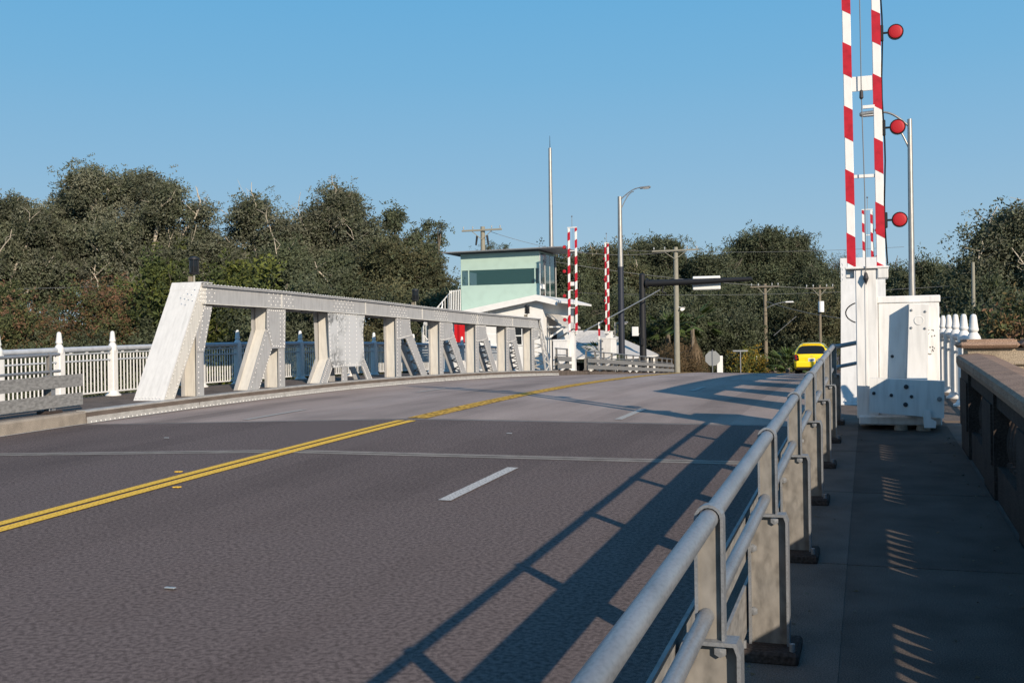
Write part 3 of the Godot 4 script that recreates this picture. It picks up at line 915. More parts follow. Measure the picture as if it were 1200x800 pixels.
		for lg in q.legs:
			var lp := []
			for p in lg:
				lp.append(Vector2(p[0], base + p[1]))
			webs("brace_web", lp, [xi - dir * th, xp + dir * th], M.truss_grey, root, th * 0.8)
			if pi >= 3:
				var lb := MB.new()
				lacing(lb, xi - dir * 0.02, xp + dir * 0.02, Vector2(lg[1][0] - 0.05, base), Vector2(lg[2][0] - 0.05, base + lg[2][1]), 10 if pi < 5 else 14)
				mass(obj("brace_lacing", lb, M.truss_grey, root))
			elif pi == 2 and lg[0][0] > a:
				pass
			# rivets up both edges of the leg
			for e in [[0, 3], [1, 2]]:
				var t := 0.06
				while t < 0.97:
					var p: Vector2 = lp[e[0]].lerp(lp[e[1]], t)
					var inw: float = 0.04 if e[0] == 0 else -0.04
					if lg[0][0] > lg[3][0] and e[0] == 0: inw = 0.05
					riv_in.append(W(face_in - dir * 0.004, p.y, p.x + inw))
					t += 0.075
		# rivets on gusset edges
		var gc := Vector2.ZERO
		for p in gpoly:
			gc += p / gpoly.size()
		for i in gpoly.size():
			var p0: Vector2 = gpoly[i]; var p1: Vector2 = gpoly[(i + 1) % gpoly.size()]
			var len := p0.distance_to(p1)
			var m := int(len / 0.105)
			for j in m:
				var p := p0.lerp(p1, (j + 0.5) / m)
				p += (gc - p).normalized() * 0.055
				riv_in.append(W(xi + dir * 0.012, p.y, p.x))
		if pi == 2:
			for cx in [25.3, 25.72, 25.98, 26.4]:
				var h := 0.5
				while h < 1.85:
					riv_in.append(W(xi + dir * 0.012, base + h, cx)); h += 0.11
		elif pi > 0:
			for cx in [a + 0.06, b - 0.05]:
				var h := 0.98
				while h < 1.82:
					riv_in.append(W(xi + dir * 0.012, base + h, cx)); h += 0.10
		var hh := 0.08
		while hh < 0.95:
			riv_in.append(W(face_in - dir * th, base + hh, a + 0.05))
			hh += 0.11
		# chord rivets over the panel point, four rows
		var cxs := -0.55
		while cxs <= 0.62:
			for r in 4:
				if (int(cxs * 10.0 + 50) + r) % 2 == 0:
					var ss := (a + b) / 2 + cxs
					riv_in.append(W(face_in - dir * th + dir * 0.0, chord_y(ss) - 0.07 - r * 0.085, ss))
			cxs += 0.1
	# rivet rows on the end post's web and flange edges of the chord
	for row in [[Vector2(17.97, y0 + 0.05), Vector2(19.22, 1.22)], [Vector2(18.20, y0 + 0.05), Vector2(19.40, 0.95)]]:
		for j in 26:
			var p: Vector2 = row[0].lerp(row[1], (j + 0.5) / 26.0)
			riv_in.append(W(face_in + dir * 0.003, p.y, p.x))
	for r in 4:
		for j in 4:
			riv_in.append(W(face_in + dir * 0.003, 1.2 - r * 0.085, 19.18 + j * 0.07))
	rivets(riv_in, Vector3(dir, 0, 0), 0.0145, root)
	var riv_top := []
	var riv_face := []
	var s := 19.3
	while s < 43.6:
		for x in [xi + dir * 0.03, xo - dir * 0.03]:
			riv_top.append(W(x, chord_y(s) + 0.026, s))
		s += 0.13
	rivets(riv_top, Vector3.UP, 0.016, root)
	for j in 8:
		riv_face.append(W(lerpf(xi, xo, (j + 0.5) / 8.0), walk_y(17.9) + 0.06, 17.855))
	rivets(riv_face, Vector3(0, 0, 1), 0.013, root)
	# --- laced end post at the far end
	var yb := walk_y(45.0)
	for poly in [[Vector2(44.38, yb), Vector2(44.62, yb), Vector2(43.62, 0.93), Vector2(43.4, 0.93)], [Vector2(45.05, yb), Vector2(45.3, yb), Vector2(43.75, 0.95), Vector2(43.63, 0.95)]]:
		webs("end_post_web", poly, [xi - dir * th, xo + dir * th], M.truss_grey, root, th)
	var el := MB.new()
	for i in 9:
		var t0 := i / 9.0; var t1 := (i + 1) / 9.0
		var pa := Vector2(lerpf(44.5, 43.5, t0), lerpf(yb, 0.9, t0)); var pb := Vector2(lerpf(45.17, 43.68, t1), lerpf(yb, 0.95, t1))
		if i % 2 == 1:
			pa = Vector2(lerpf(45.17, 43.68, t0), lerpf(yb, 0.95, t0)); pb = Vector2(lerpf(44.5, 43.5, t1), lerpf(yb, 0.9, t1))
		for x in [xi + dir * 0.004, xo - dir * 0.004]:
			el.bar(W(x, pa.y, pa.x), W(x, pb.y, pb.x), Vector3(1, 0, 0), 0.014, 0.06)
	lacing(el, xi, xo, Vector2(44.6, yb), Vector2(43.55, 0.9), 12)
	mass(obj("end_post_lacing", el, M.truss_cream, root))

func make_truss_lamp(x: float, y: float, s: float, label: String) -> void:
	var t := thing("navigation_lamp", label, "lamp", W(x, y, s), 0.0, "black navigation lamps on the truss")
	var st := MB.new()
	st.tube([Vector3(0, 0, 0), Vector3(0, 0.19, 0)], [0.022], 8)
	obj("stem", st, M.pale_wood, t, true)
	var bx := MB.new()
	bx.span(Vector3(-0.13, 0.03, -0.05), Vector3(-0.035, 0.15, 0.05), 0.01)
	obj("junction_box", bx, M.wood_pole, t, true)
	var hd := MB.new()
	hd.lathe(Vector3.ZERO, [Vector2(0.02, 0.18), Vector2(0.11, 0.20), Vector2(0.12, 0.23), Vector2(0.085, 0.24)], 14)
	hd.lathe(Vector3.ZERO, [Vector2(0.085, 0.50), Vector2(0.12, 0.51), Vector2(0.11, 0.55), Vector2(0.03, 0.58), Vector2(0.0, 0.58)], 14)
	for i in 6:
		var a := TAU * i / 6
		hd.tube([Vector3(cos(a) * 0.105, 0.22, sin(a) * 0.105), Vector3(cos(a) * 0.105, 0.52, sin(a) * 0.105)], [0.009], 5)
	obj("lantern_frame", hd, M.dark_iron, t, true)
	var gl := MB.new()
	gl.lathe(Vector3.ZERO, [Vector2(0.085, 0.23), Vector2(0.09, 0.36), Vector2(0.085, 0.51)], 14)
	obj("lens", gl, M.car_glass, t, true)

# ---------------------------------------------------------------- barrier gate
func gate_arm(parent: Node3D, x: float, z: float, y0: float, y1: float, lean: float, phase: float) -> void:
	var arm := MB.new()
	var a := Vector3(x, y0, z); var b := Vector3(x - lean, y1, z)
	arm.bar(a, b, Vector3.RIGHT, 0.105, 0.075, 0.006)
	var o := obj("arm", arm, M.gate_plain, parent, true)
	var h := y0 + phase
	while h < y1 - 0.1:
		var e := minf(h + 0.41, y1 - 0.02)
		var st := MB.new()
		for s in [1.0]:
			var p := MB.new()
		var xa := lerpf(x, x - lean, (h - y0) / (y1 - y0)); var xb := lerpf(x, x - lean, (e - y0) / (y1 - y0))
		var sk := 0.033
		var lo := maxf(h, y0 + 0.04)
		st.prism([Vector2(xa - 0.0545, lo + sk), Vector2(xa + 0.0545, lo - sk), Vector2(xb + 0.0545, e - sk), Vector2(xb - 0.0545, e + sk)], Vector3(0, 0, z), Vector3.RIGHT, Vector3.UP, Vector3(0, 0, 0.0395))
		obj("stripe", st, M.red_sheet, o, true)
		h += 0.82

func gate_lamp(parent: Node3D, x: float, y: float, z: float, side: float) -> void:
	var br := MB.new()
	br.span(Vector3(x - 0.02, y - 0.10, z - 0.03), Vector3(x + 0.02, y + 0.10, z + 0.03), 0.008)
	br.tube([Vector3(x, y, z), Vector3(x + side * 0.09, y, z)], [0.014], 8)
	br.lathe(Vector3(x + side * 0.165, y, z - 0.05), [Vector2(0.0, 0), Vector2(0.088, 0.005), Vector2(0.098, 0.03), Vector2(0.098, 0.07), Vector2(0.09, 0.07), Vector2(0.09, 0.06)], 20, Vector3(0, 0, 1))
	var o := obj("lamp", br, M.dark_iron, parent, true)
	for k in [1.0, -1.0]:
		var ln := MB.new()
		ln.lathe(Vector3(x + side * 0.165, y, z + (0.022 if k > 0.0 else -0.052)), [Vector2(0.084, 0.0), Vector2(0.081, 0.006), Vector2(0.06, 0.012), Vector2(0.03, 0.015), Vector2(0.0, 0.016)], 20, Vector3(0, 0, k))
		obj("lens", ln, M.red_lens, o, true)

func make_gate(label: String, arm_top: float) -> Node3D:
	# local frame: the thing's base on the pavement, camera side = +z
	var t := thing("barrier_gate", label, "gate", Vector3.ZERO, 0.0, "raised barrier gates at the ends of the bridge")
	var cab := MB.new()
	cab.span(Vector3(0.105, 0.14, -0.62), Vector3(0.835, 1.60, 0.0), 0.012)
	obj("cabinet", cab, M.gate_white, t, true)
	var hg := MB.new()
	for q in [0.45, 1.0, 1.45]:
		hg.span(Vector3(0.832, q, -0.12), Vector3(0.848, q + 0.1, -0.02), 0.004)
	obj("hinge", hg, M.galv, t, true).set_meta("kind", "stuff")
	var chips := MB.new()
	for k in 26:
		var cx := 0.72 + R(-0.05, 0.06); var cy := (0.98 if k % 2 == 0 else 1.22) + R(-0.07, 0.07); var cr := R(0.003, 0.011)
		chips.lathe(Vector3(cx, cy, 0.0005), [Vector2(cr, 0), Vector2(0, 0.0015)], 5, Vector3(0, 0, 1))
	obj("chipped_paint", chips, M.bolt_dark, t, true).set_meta("kind", "stuff")
	var lid := MB.new()
	lid.span(Vector3(0.095, 1.60, -0.64), Vector3(0.85, 1.69, 0.012), 0.01)
	obj("cabinet_lid", lid, M.gate_white, t, true)
	var colm := MB.new()
	colm.span(Vector3(-0.165, 0.13, -0.3), Vector3(0.10, 2.04, 0.06), 0.01)
	colm.span(Vector3(-0.05, 0.2, 0.055), Vector3(-0.03, 2.02, 0.068))
	obj("column", colm, M.gate_white, t, true)
	var cap := MB.new()
	cap.span(Vector3(-0.29, 2.045, -0.32), Vector3(0.24, 2.075, 0.10), 0.006)
	cap.span(Vector3(0.105, 1.92, -0.2), Vector3(0.235, 2.045, 0.09), 0.008)
	cap.span(Vector3(-0.285, 1.94, -0.2), Vector3(-0.18, 2.045, -0.02), 0.008)
	obj("arm_bracket", cap, M.gate_white, t, true)
	var ps := MB.new()
	ps.prism([Vector2(0.42, 0.22), Vector2(0.66, 0.22), Vector2(0.705, 1.56), Vector2(0.475, 1.585)], Vector3(0, 0, 0.13), Vector3.RIGHT, Vector3.UP, Vector3(0, 0, 0.12))
	var arm := obj("counterweight_arm", ps, M.gate_white, t, true)
	var dsc := MB.new()
	dsc.lathe(Vector3(0.585, 1.37, 0.25), [Vector2(0.058, -0.003), Vector2(0.058, 0.006), Vector2(0.05, 0.008), Vector2(0.05, 0.004), Vector2(0.0, 0.004)], 20, Vector3(0, 0, 1))
	obj("pivot_disc", dsc, M.gate_white, arm, true)
	for q in [[0.50, 1.50], [0.66, 1.48], [0.495, 1.28], [0.655, 1.27]]:
		var bo := MB.new()
		bo.lathe(Vector3(q[0], q[1], 0.25), [Vector2(0.017, 0), Vector2(0.015, 0.012), Vector2(0.0, 0.016)], 7, Vector3(0, 0, 1))
		obj("bolt", bo, M.galv, arm, true)
	for q in [[0.27, 0.92]]:
		var bo := MB.new()
		bo.lathe(Vector3(q[0], q[1], 0.0), [Vector2(0.022, 0), Vector2(0.02, 0.01), Vector2(0.0, 0.013)], 8, Vector3(0, 0, 1))
		obj("bolt", bo, M.bolt_dark, t, true)
	var cw := MB.new()
	cw.prism([Vector2(-0.025, 0.235), Vector2(0.85, 0.165), Vector2(0.862, 0.62), Vector2(0.0, 0.66)], Vector3(0, 0, 0.33), Vector3.RIGHT, Vector3.UP, Vector3(0, 0, 0.075))
	var w := obj("counterweight", cw, M.gate_white, t, true)
	for q in [[0.04, 0.47], [0.245, 0.445], [0.48, 0.43], [0.42, 0.55], [0.41, 0.33], [0.80, 0.40]]:
		var bo := MB.new()
		var rr := 0.022 if q[1] < 0.5 and q[1] > 0.42 else 0.03
		bo.lathe(Vector3(q[0], q[1], 0.405), [Vector2(rr, 0), Vector2(rr * 0.9, 0.014), Vector2(0.0, 0.016)], 8, Vector3(0, 0, 1))
		obj("bolt", bo, M.bolt_dark if q[0] != 0.80 else M.galv, w, true)
	var bs := MB.new()
	bs.span(Vector3(-0.14, 0.06, -0.58), Vector3(0.84, 0.17, 0.22), 0.015)
	obj("base_frame", bs, M.gate_white, t, true)
	for q in [[0.36, 0.18], [0.62, 0.2], [-0.05, -0.3], [0.7, -0.3]]:
		var ft := MB.new()
		ft.lathe(Vector3(q[0], -0.01, q[1]), [Vector2(0.085, 0), Vector2(0.08, 0.06), Vector2(0.06, 0.075)], 12)
		obj("foot", ft, M.concrete, t, true)
	var lvr := MB.new()
	lvr.prism([Vector2(0.62, 0.05), Vector2(0.75, 0.05), Vector2(0.76, 0.13), Vector2(0.70, 0.16), Vector2(0.69, 0.26), Vector2(0.62, 0.27), Vector2(0.61, 0.15)], Vector3(0, 0, 0.45), Vector3.RIGHT, Vector3.UP, Vector3(0, 0, 0.015))
	obj("latch_plate", lvr, M.gate_plain, t, true)
	# arms, braces, lamps, cables
	gate_arm(t, -0.21, 0.0, 2.06, arm_top, 0.035, 0.02)
	gate_arm(t, 0.15, 0.0, 2.06, arm_top, 0.035, -0.42)
	var wp := MB.new()
	wp.span(Vector3(-0.18, 4.33, 0.02), Vector3(0.10, 4.52, 0.035), 0.004)
	obj("brace_plate", wp, M.gate_plain, t, true)
	var brs := MB.new()
	for q in [[3.24, -0.17, 0.12], [6.05, -0.17, 0.1]]:
		if q[0] < arm_top:
			brs.span(Vector3(q[1], q[0] - 0.02, -0.02), Vector3(q[2], q[0] + 0.02, 0.02))
	brs.span(Vector3(-0.045, 4.10, 0.02), Vector3(0.10, 4.14, 0.05))
	brs.span(Vector3(-0.3, arm_top - 0.02, -0.05), Vector3(0.18, arm_top + 0.02, 0.05))
	obj("cross_brace", brs, M.gate_plain, t, true)
	for h in [2.66, 3.84, 5.05, 6.25]:
		gate_lamp(t, 0.222 - (h - 2.06) * 0.008, h, 0.01, 1.0)
	var cb := MB.new()
	var pts := []
	for i in 20:
		var y := lerpf(2.1, arm_top - 0.1, i / 19.0)
		pts.append(Vector3(0.218 - (y - 2.06) * 0.008 + 0.012 * sin(y * 4.0), y, 0.03))
	cb.tube(pts, [0.011], 6)
	obj("lamp_cable", cb, M.rubber, t, true)
	var wr := MB.new()
	wr.tube([Vector3(-0.07, arm_top - 0.05, 0.09), Vector3(-0.06, 4.3, 0.09), Vector3(-0.035, 3.0, 0.1), Vector3(-0.035, 2.0, 0.12)], [0.007], 6)
	obj("stay_wire", wr, M.cable, t, true)
	var ch := MB.new()
	ch.lathe(Vector3(-0.06, 4.2, 0.09), [Vector2(0.0, 0.14), Vector2(0.022, 0.12), Vector2(0.026, 0.03), Vector2(0.0, 0.0)], 8)
	ch.lathe(Vector3(-0.035, 1.86, 0.12), [Vector2(0.0, -0.03), Vector2(0.035, 0.06), Vector2(0.02, 0.12), Vector2(0.0, 0.15)], 8)
	obj("wire_weight", ch, M.bolt_dark, t, true)
	var lp := MB.new()
	var arc := []
	for i in 12:
		var q := PI * i / 11.0
		arc.append(Vector3(-0.17 - sin(q) * 0.12 + 0.0, 1.42 - cos(q) * 0.06 + i * 0.012, 0.0))
	lp.tube(arc, [0.009], 6)
	obj("loose_cable", lp, M.rubber, t, true)
	var rd := MB.new()
	rd.tube([Vector3(-0.05, arm_top, 0), Vector3(-0.05, arm_top + 0.55, 0)], [0.014], 6)
	rd.lathe(Vector3(-0.05, arm_top + 0.55, 0), [Vector2(0.0, -0.05), Vector2(0.05, 0.0), Vector2(0.0, 0.05)], 8)
	obj("beacon_rod", rd, M.galv, t, true)
	return t

# ---------------------------------------------------------------- lamps, poles, cables
func make_street_lamp(label: String, x: float, y0: float, s: float, h: float, r: float, arm: float, dir: float, dark_to: float) -> void:
	var t := thing("street_lamp", label, "street lamp", W(x, y0, s))
	var p := MB.new()
	if dark_to > 0.0:
		p.tube([Vector3(0, dark_to, 0), Vector3(0, h, 0)], [r * 0.8, r * 0.6], 12)
		var d := MB.new()
		d.tube([Vector3(0, 0, 0), Vector3(0, dark_to, 0)], [r * 1.02, r * 0.85], 12)
		obj("painted_shaft", d, M.navy_iron, t, true)
	else:
		p.tube([Vector3(0, 0, 0), Vector3(0, h, 0)], [r, r * 0.65], 12)
	obj("pole", p, M.silver_pole, t, true)
	var a := MB.new()
	var up := []; var lo := []
	for i in 9:
		var q := i / 8.0
		up.append(Vector3(dir * arm * 0.72 * q, h - 0.25 + 0.75 * sin(q * PI / 2) * minf(1.0, arm / 1.6), 0))
		lo.append(Vector3(dir * arm * 0.5 * q, h - 1.0 + 1.35 * sin(q * PI / 2) * minf(1.0, arm / 1.6) * 0.95, 0))
	a.tube(up, [0.035], 8)
	a.tube(lo, [0.03], 8)
	a.tube([lo[4], up[3]], [0.02], 6)
	obj("bracket_arm", a, M.silver_pole, t, true)
	var e: Vector3 = up[8]
	var hd := MB.new()
	hd.obox(e + Vector3(dir * 0.33, 0.0, 0), Vector3(0.36, 0.02 * dir * dir, 0), Vector3(0, 0.065, 0), Vector3(0, 0, 0.13), 0.04)
	var ho := obj("lamp_head", hd, M.silver_pole, t, true)
	var ln := MB.new()
	ln.obox(e + Vector3(dir * 0.4, -0.075, 0), Vector3(0.2, 0, 0), Vector3(0, 0.025, 0), Vector3(0, 0, 0.1), 0.02)
	obj("lens", ln, M.plate_white, ho, true)
	if arm > 2.0:
		var cl := MB.new()
		cl.tube([e + Vector3(dir * 0.45, 0.06, 0), e + Vector3(dir * 0.45, 0.45, 0)], [0.035], 8)
		obj("photocell", cl, M.sign_white, ho, true)

func make_utility_pole(label: String, x: float, y0: float, s: float, top: float, r: float, arm: float, pale: bool, extra: String) -> void:
	var t := thing("utility_pole", label, "utility pole", W(x, y0, s))
	var h := top - y0
	var wm: Material = M.pale_wood if pale else M.wood_pole
	var p := MB.new()
	p.tube([Vector3(0, 0, 0), Vector3(0, h * 0.5, 0), Vector3(0, h, 0)], [r, r * 0.9, r * 0.75], 10)
	obj("pole", p, wm, t, true)
	if arm > 0.0:
		var c := MB.new()
		c.span(Vector3(-arm, h - 0.35, r * 0.8), Vector3(arm, h - 0.22, r * 0.8 + 0.11), 0.01)
		obj("crossarm", c, wm, t, true)
		var b := MB.new()
		for k in [-1.0, 1.0]:
			b.bar(Vector3(0, h - 1.0, r * 0.8 + 0.03), Vector3(k * arm * 0.5, h - 0.33, r * 0.8 + 0.03), Vector3(0, 0, 1), 0.03, 0.05)
		obj("arm_brace", b, M.pale_wood, t, true)
		for k in [-0.92, -0.45, 0.5, 0.92]:
			var i := MB.new()
			i.lathe(Vector3(k * arm, h - 0.22, r * 0.8 + 0.05), [Vector2(0.02, 0), Vector2(0.03, 0.08), Vector2(0.06, 0.1), Vector2(0.045, 0.16), Vector2(0.06, 0.18), Vector2(0.03, 0.26), Vector2(0.0, 0.27)], 8)
			obj("insulator", i, M.sign_back, t, true)
	if extra == "lamp" or extra == "lamp_left":
		var a := MB.new()
		var pts := []
		for i in 7:
			pts.append(Vector3(1.9 * i / 6.0, h * 0.73 + 0.55 * sin(i / 6.0 * PI / 2), 0.1))
		a.tube(pts, [0.04], 7)
		obj("lamp_arm", a, M.silver_pole, t, true)
		var hd := MB.new()
		hd.span(Vector3(1.8, h * 0.73 + 0.48, -0.03), Vector3(2.55, h * 0.73 + 0.62, 0.25), 0.05)
		obj("lamp_head", hd, M.sign_white, t, true)
	if extra == "can":
		var a := MB.new()
		a.tube([Vector3(0.12, h - 2.4, 0.3), Vector3(0.12, h - 1.45, 0.3)], [0.25], 12)
		obj("transformer_can", a, M.sign_white, t, true)
	if extra == "drop":
		for k in [-1.0, 1.0]:
			var i := MB.new()
			i.tube([Vector3(k * 0.4, h - 0.7, 0.15), Vector3(k * 0.5, h - 1.4, 0.15)], [0.09, 0.07], 8)
			obj("fuse_cutout", i, M.dark_iron, t, true)
	if extra == "dish":
		var i := MB.new()
		i.lathe(Vector3(0.5, h * 0.55, 0.2), [Vector2(0.0, 0), Vector2(0.15, 0.04), Vector2(0.22, 0.12)], 12, Vector3(0.5, -0.6, 0.6).normalized())
		i.tube([Vector3(0, h * 0.56, 0), Vector3(0.5, h * 0.55, 0.2)], [0.03], 6)
		obj("flood_lamp", i, M.sign_white, t, true)

func make_cable(label: String, a: Vector3, b: Vector3, sag: float, r: float, pale := false) -> void:
	var m := MB.new()
	var pts := []
	for i in 25:
		var q := i / 24.0
		pts.append(a.lerp(b, q) - Vector3(0, sag * 4.0 * q * (1.0 - q), 0))
	m.tube(pts, [r], 5)
	tag(obj("overhead_cable", m, M.silver_pole if pale else M.cable), label, "cable", "overhead cables")

# ---------------------------------------------------------------- vegetation
var sprig_meshes := {}

func sprig(kind: String) -> ArrayMesh:
	if sprig_meshes.has(kind):
		return sprig_meshes[kind]
	var b := MB.new()
	var g := RandomNumberGenerator.new()
	g.seed = hash(kind)
	var n := 13; var reach := 0.40; var L := 0.20; var wd := 0.09
	if kind == "broad":
		n = 9; reach = 0.42; L = 0.30; wd = 0.15
	elif kind == "fine":
		n = 13; reach = 0.34; L = 0.16; wd = 0.05
	for i in n:
		var d := Vector3(g.randfn(), g.randfn() * 0.8 + 0.15, g.randfn()).normalized()
		var o := d * reach * g.randf_range(0.1, 1.0)
		var dir := (d + Vector3(g.randfn(), g.randfn(), g.randfn()) * 0.6).normalized()
		var sd := dir.cross(Vector3(g.randfn(), g.randfn() + 0.4, g.randfn())).normalized()
		var l := L * g.randf_range(0.7, 1.25)
		var nn := dir.cross(sd).normalized()
		var c := g.randf_range(0.75, 1.25)
		b.col = Color(c, c, c)
		# bent two-facet leaf
		var tip := o + dir * l - nn * l * 0.12
		var mid := o + dir * l * 0.5 + nn * l * 0.06
		b.flat(o, mid + sd * wd * 0.5, tip, nn)
		b.flat(o, mid - sd * wd * 0.5, tip, nn)
	sprig_meshes[kind] = b.mesh(Transform3D())
	return sprig_meshes[kind]

# spec: base position, crown lobes [[dx, dy, dz, rx, ry, rz], ...] about the base, leaf colour pairs
func make_tree(called: String, label: String, category: String, base: Vector3, lobes: Array, count: int, kind: String, cols: Array, bark: String, trunk_r: float, group: String, size := 1.0, show_limbs := 0.35) -> void:
	var t := thing(called, label, category, base, 0.0, group)
	var wood := MB.new()
	var tips := []
	# trunk and a limb into each lobe, with forks
	var lowest := 1e9
	var mean := Vector3.ZERO
	for l in lobes:
		lowest = minf(lowest, l[1] - l[4])
		mean += Vector3(l[0], l[1], l[2]) / lobes.size()
	var fork := Vector3(mean.x * 0.3, maxf(0.6, lowest * 0.7 + 0.3), mean.z * 0.3)
	if trunk_r > 0.0:
		wood.tube([Vector3(0, -1.2, 0), Vector3(R(-0.1, 0.1), fork.y * 0.5, 0), fork], [trunk_r * 1.25, trunk_r, trunk_r * 0.85], 9)
	for l in lobes:
		var c := Vector3(l[0], l[1], l[2])
		var rad := Vector3(l[3], l[4], l[5])
		var r0 := trunk_r * 0.55
		var k1 := fork.lerp(c, 0.45) + Vector3(R(-0.5, 0.5), R(-0.2, 0.5), R(-0.5, 0.5)) * size
		if trunk_r > 0.0:
			wood.tube([fork, k1, c], [r0, r0 * 0.7, r0 * 0.45], 7, false)
		var nb := 5 + int(rad.length() * 1.3)
		for i in nb:
			var d := Vector3(rng.randfn(), rng.randfn() * 0.8 + 0.25, rng.randfn()).normalized()
			var e := c + d * rad * R(0.55, 1.0)
			var m := c.lerp(e, 0.5) + Vector3(rng.randfn(), rng.randfn(), rng.randfn()) * 0.22 * size
			var o := c if rng.randf() < 0.6 else k1.lerp(c, R(0.3, 0.9))
			if trunk_r > 0.0:
				var br := r0 * R(0.2, 0.42)
				wood.tube([o, m, e], [br, br * 0.7, br * 0.35], 5, false)
				for u in 2:
					var e2 := m.lerp(e, R(0.2, 0.9)) + Vector3(rng.randfn(), rng.randfn() * 0.7 + 0.3, rng.randfn()) * 0.55 * size
					wood.tube([m.lerp(e, 0.15), e2], [br * 0.45, br * 0.2], 4, false)
					tips.append(e2)
			tips.append(e)
		if trunk_r > 0.25:
			# crooked bare limbs close under the sunlit face
			for i in (1 + int(rad.length() * 0.4) if size < 1.1 else rng.randi() % 2):
				var a0 := R(-0.9, 0.9)
				var p := c + Vector3(a0 * rad.x * 0.8, -rad.y * R(0.2, 0.9), rad.z * R(0.65, 1.0))
				var up := Vector3(R(-0.7, 0.7), 1.0, R(-0.1, 0.25)).normalized()
				var pts := [p]
				for u in 4:
					up = (up + Vector3(R(-0.7, 0.7), R(-0.2, 0.4), R(-0.2, 0.2))).normalized()
					p += up * R(0.45, 0.8) * size
					pts.append(p)
				var br := R(0.03, 0.06) * size
				wood.tube(pts, [br, br * 0.9, br * 0.75, br * 0.6, br * 0.4], 5, false)
				for u in 2:
					var q0: Vector3 = pts[1 + u]
					wood.tube([q0, q0 + Vector3(R(-0.6, 0.6), R(0.2, 0.6), R(0, 0.3)) * size, q0 + Vector3(R(-1.0, 1.0), R(0.5, 1.0), R(0, 0.4)) * size], [br * 0.5, br * 0.4, br * 0.25], 4, false)
	if trunk_r > 0.0:
		obj("trunk", wood, M[bark], t, true)
	# leaves: clumps around twig ends and a rough shell over each lobe
	var vols := []
	var total := 0.0
	for l in lobes:
		var v: float = l[3] * l[4] + l[4] * l[5] + l[3] * l[5]
		vols.append(v); total += v
	var mm := MultiMesh.new()
	mm.transform_format = MultiMesh.TRANSFORM_3D
	mm.use_colors = true
	mm.mesh = sprig(kind)
	mm.instance_count = count
	var n := 0
	var f := FastNoiseLite.new()
	f.seed = int(absf(base.x) * 31 + absf(base.z) * 7)
	f.frequency = 0.22 / size
	for li in lobes.size():
		var l: Array = lobes[li]
		var c := Vector3(l[0], l[1], l[2])
		var rad := Vector3(l[3], l[4], l[5])
		var share := int(count * vols[li] / total)
		if li == lobes.size() - 1:
			share = count - n
		# clump centres inside the lobe
		var nc := maxi(12, int(rad.x * rad.y * 4.5 / (size * size)))
		var cl := []
		for i in nc:
			var d := Vector3(rng.randfn(), rng.randfn(), rng.randfn()).normalized()
			cl.append([c + d * rad * pow(R(0.05, 1.0), 0.38), R(0.45, 1.05) * size, R(0.62, 1.36), rng.randf()])
		for i in share:
			var q: Array = cl[rng.randi() % nc]
			var d := Vector3(rng.randfn(), rng.randfn() * 0.8, rng.randfn()) * 0.75
			var p: Vector3 = q[0] + d * q[1]
			if f.get_noise_3dv(p + base) < -0.28:
				p = q[0] + d * q[1] * 0.35
			var sc := R(0.75, 1.3) * size
			var bs := Basis(Vector3(rng.randfn(), rng.randfn(), rng.randfn()).normalized(), R(0, TAU)).scaled(Vector3(sc, sc, sc))
			mm.set_instance_transform(n, Transform3D(bs, p))
			var k := clampf(q[3] + R(-0.25, 0.25), 0.0, 0.999)
			var ca: Color = cols[int(k * cols.size())]
			mm.set_instance_color(n, ca * (q[2] * R(0.8, 1.2)))
			n += 1
	var o := MultiMeshInstance3D.new()
	o.name = numbered("crown", t)
	o.multimesh = mm
	o.material_override = M.leaf
	o.set_meta("kind", "stuff")
	t.add_child(o, true)

func lobes_for(w: float, h: float, depth: float, low: float, n: int, sd: int) -> Array:
	# crown of width w from height low to h, made of n uneven lobes
	var g := RandomNumberGenerator.new()
	g.seed = sd
	var out := []
	var ch := h - low
	for i in n:
		var a := g.randf_range(-1.0, 1.0)
		var u := g.randf()
		var x := a * w * 0.36
		if i < 4:
			a = -0.8 + i * 0.53 + g.randf_range(-0.1, 0.1)
			x = a * w * 0.38
		var top := h - ch * 0.42 * pow(absf(a), 2.2) - g.randf_range(0.0, 0.10) * ch
		var ry := ch * g.randf_range(0.17, 0.28)
		var y := lerpf(low + ry, top - ry, 0.25 + 0.75 * u) if i > 3 else top - ry
		if i == 1 + (sd % 2):
			y = h - ry
		out.append([x, y, g.randf_range(-0.5, 0.5) * depth, w * g.randf_range(0.17, 0.27), ry, depth * g.randf_range(0.25, 0.4)])
	# a skirt that reaches low
	for i in 3:
		out.append([(i - 1) * w * 0.28, low + ch * 0.25, g.randf_range(-0.2, 0.3) * depth, w * 0.2, ch * 0.24, depth * 0.35])
	return out

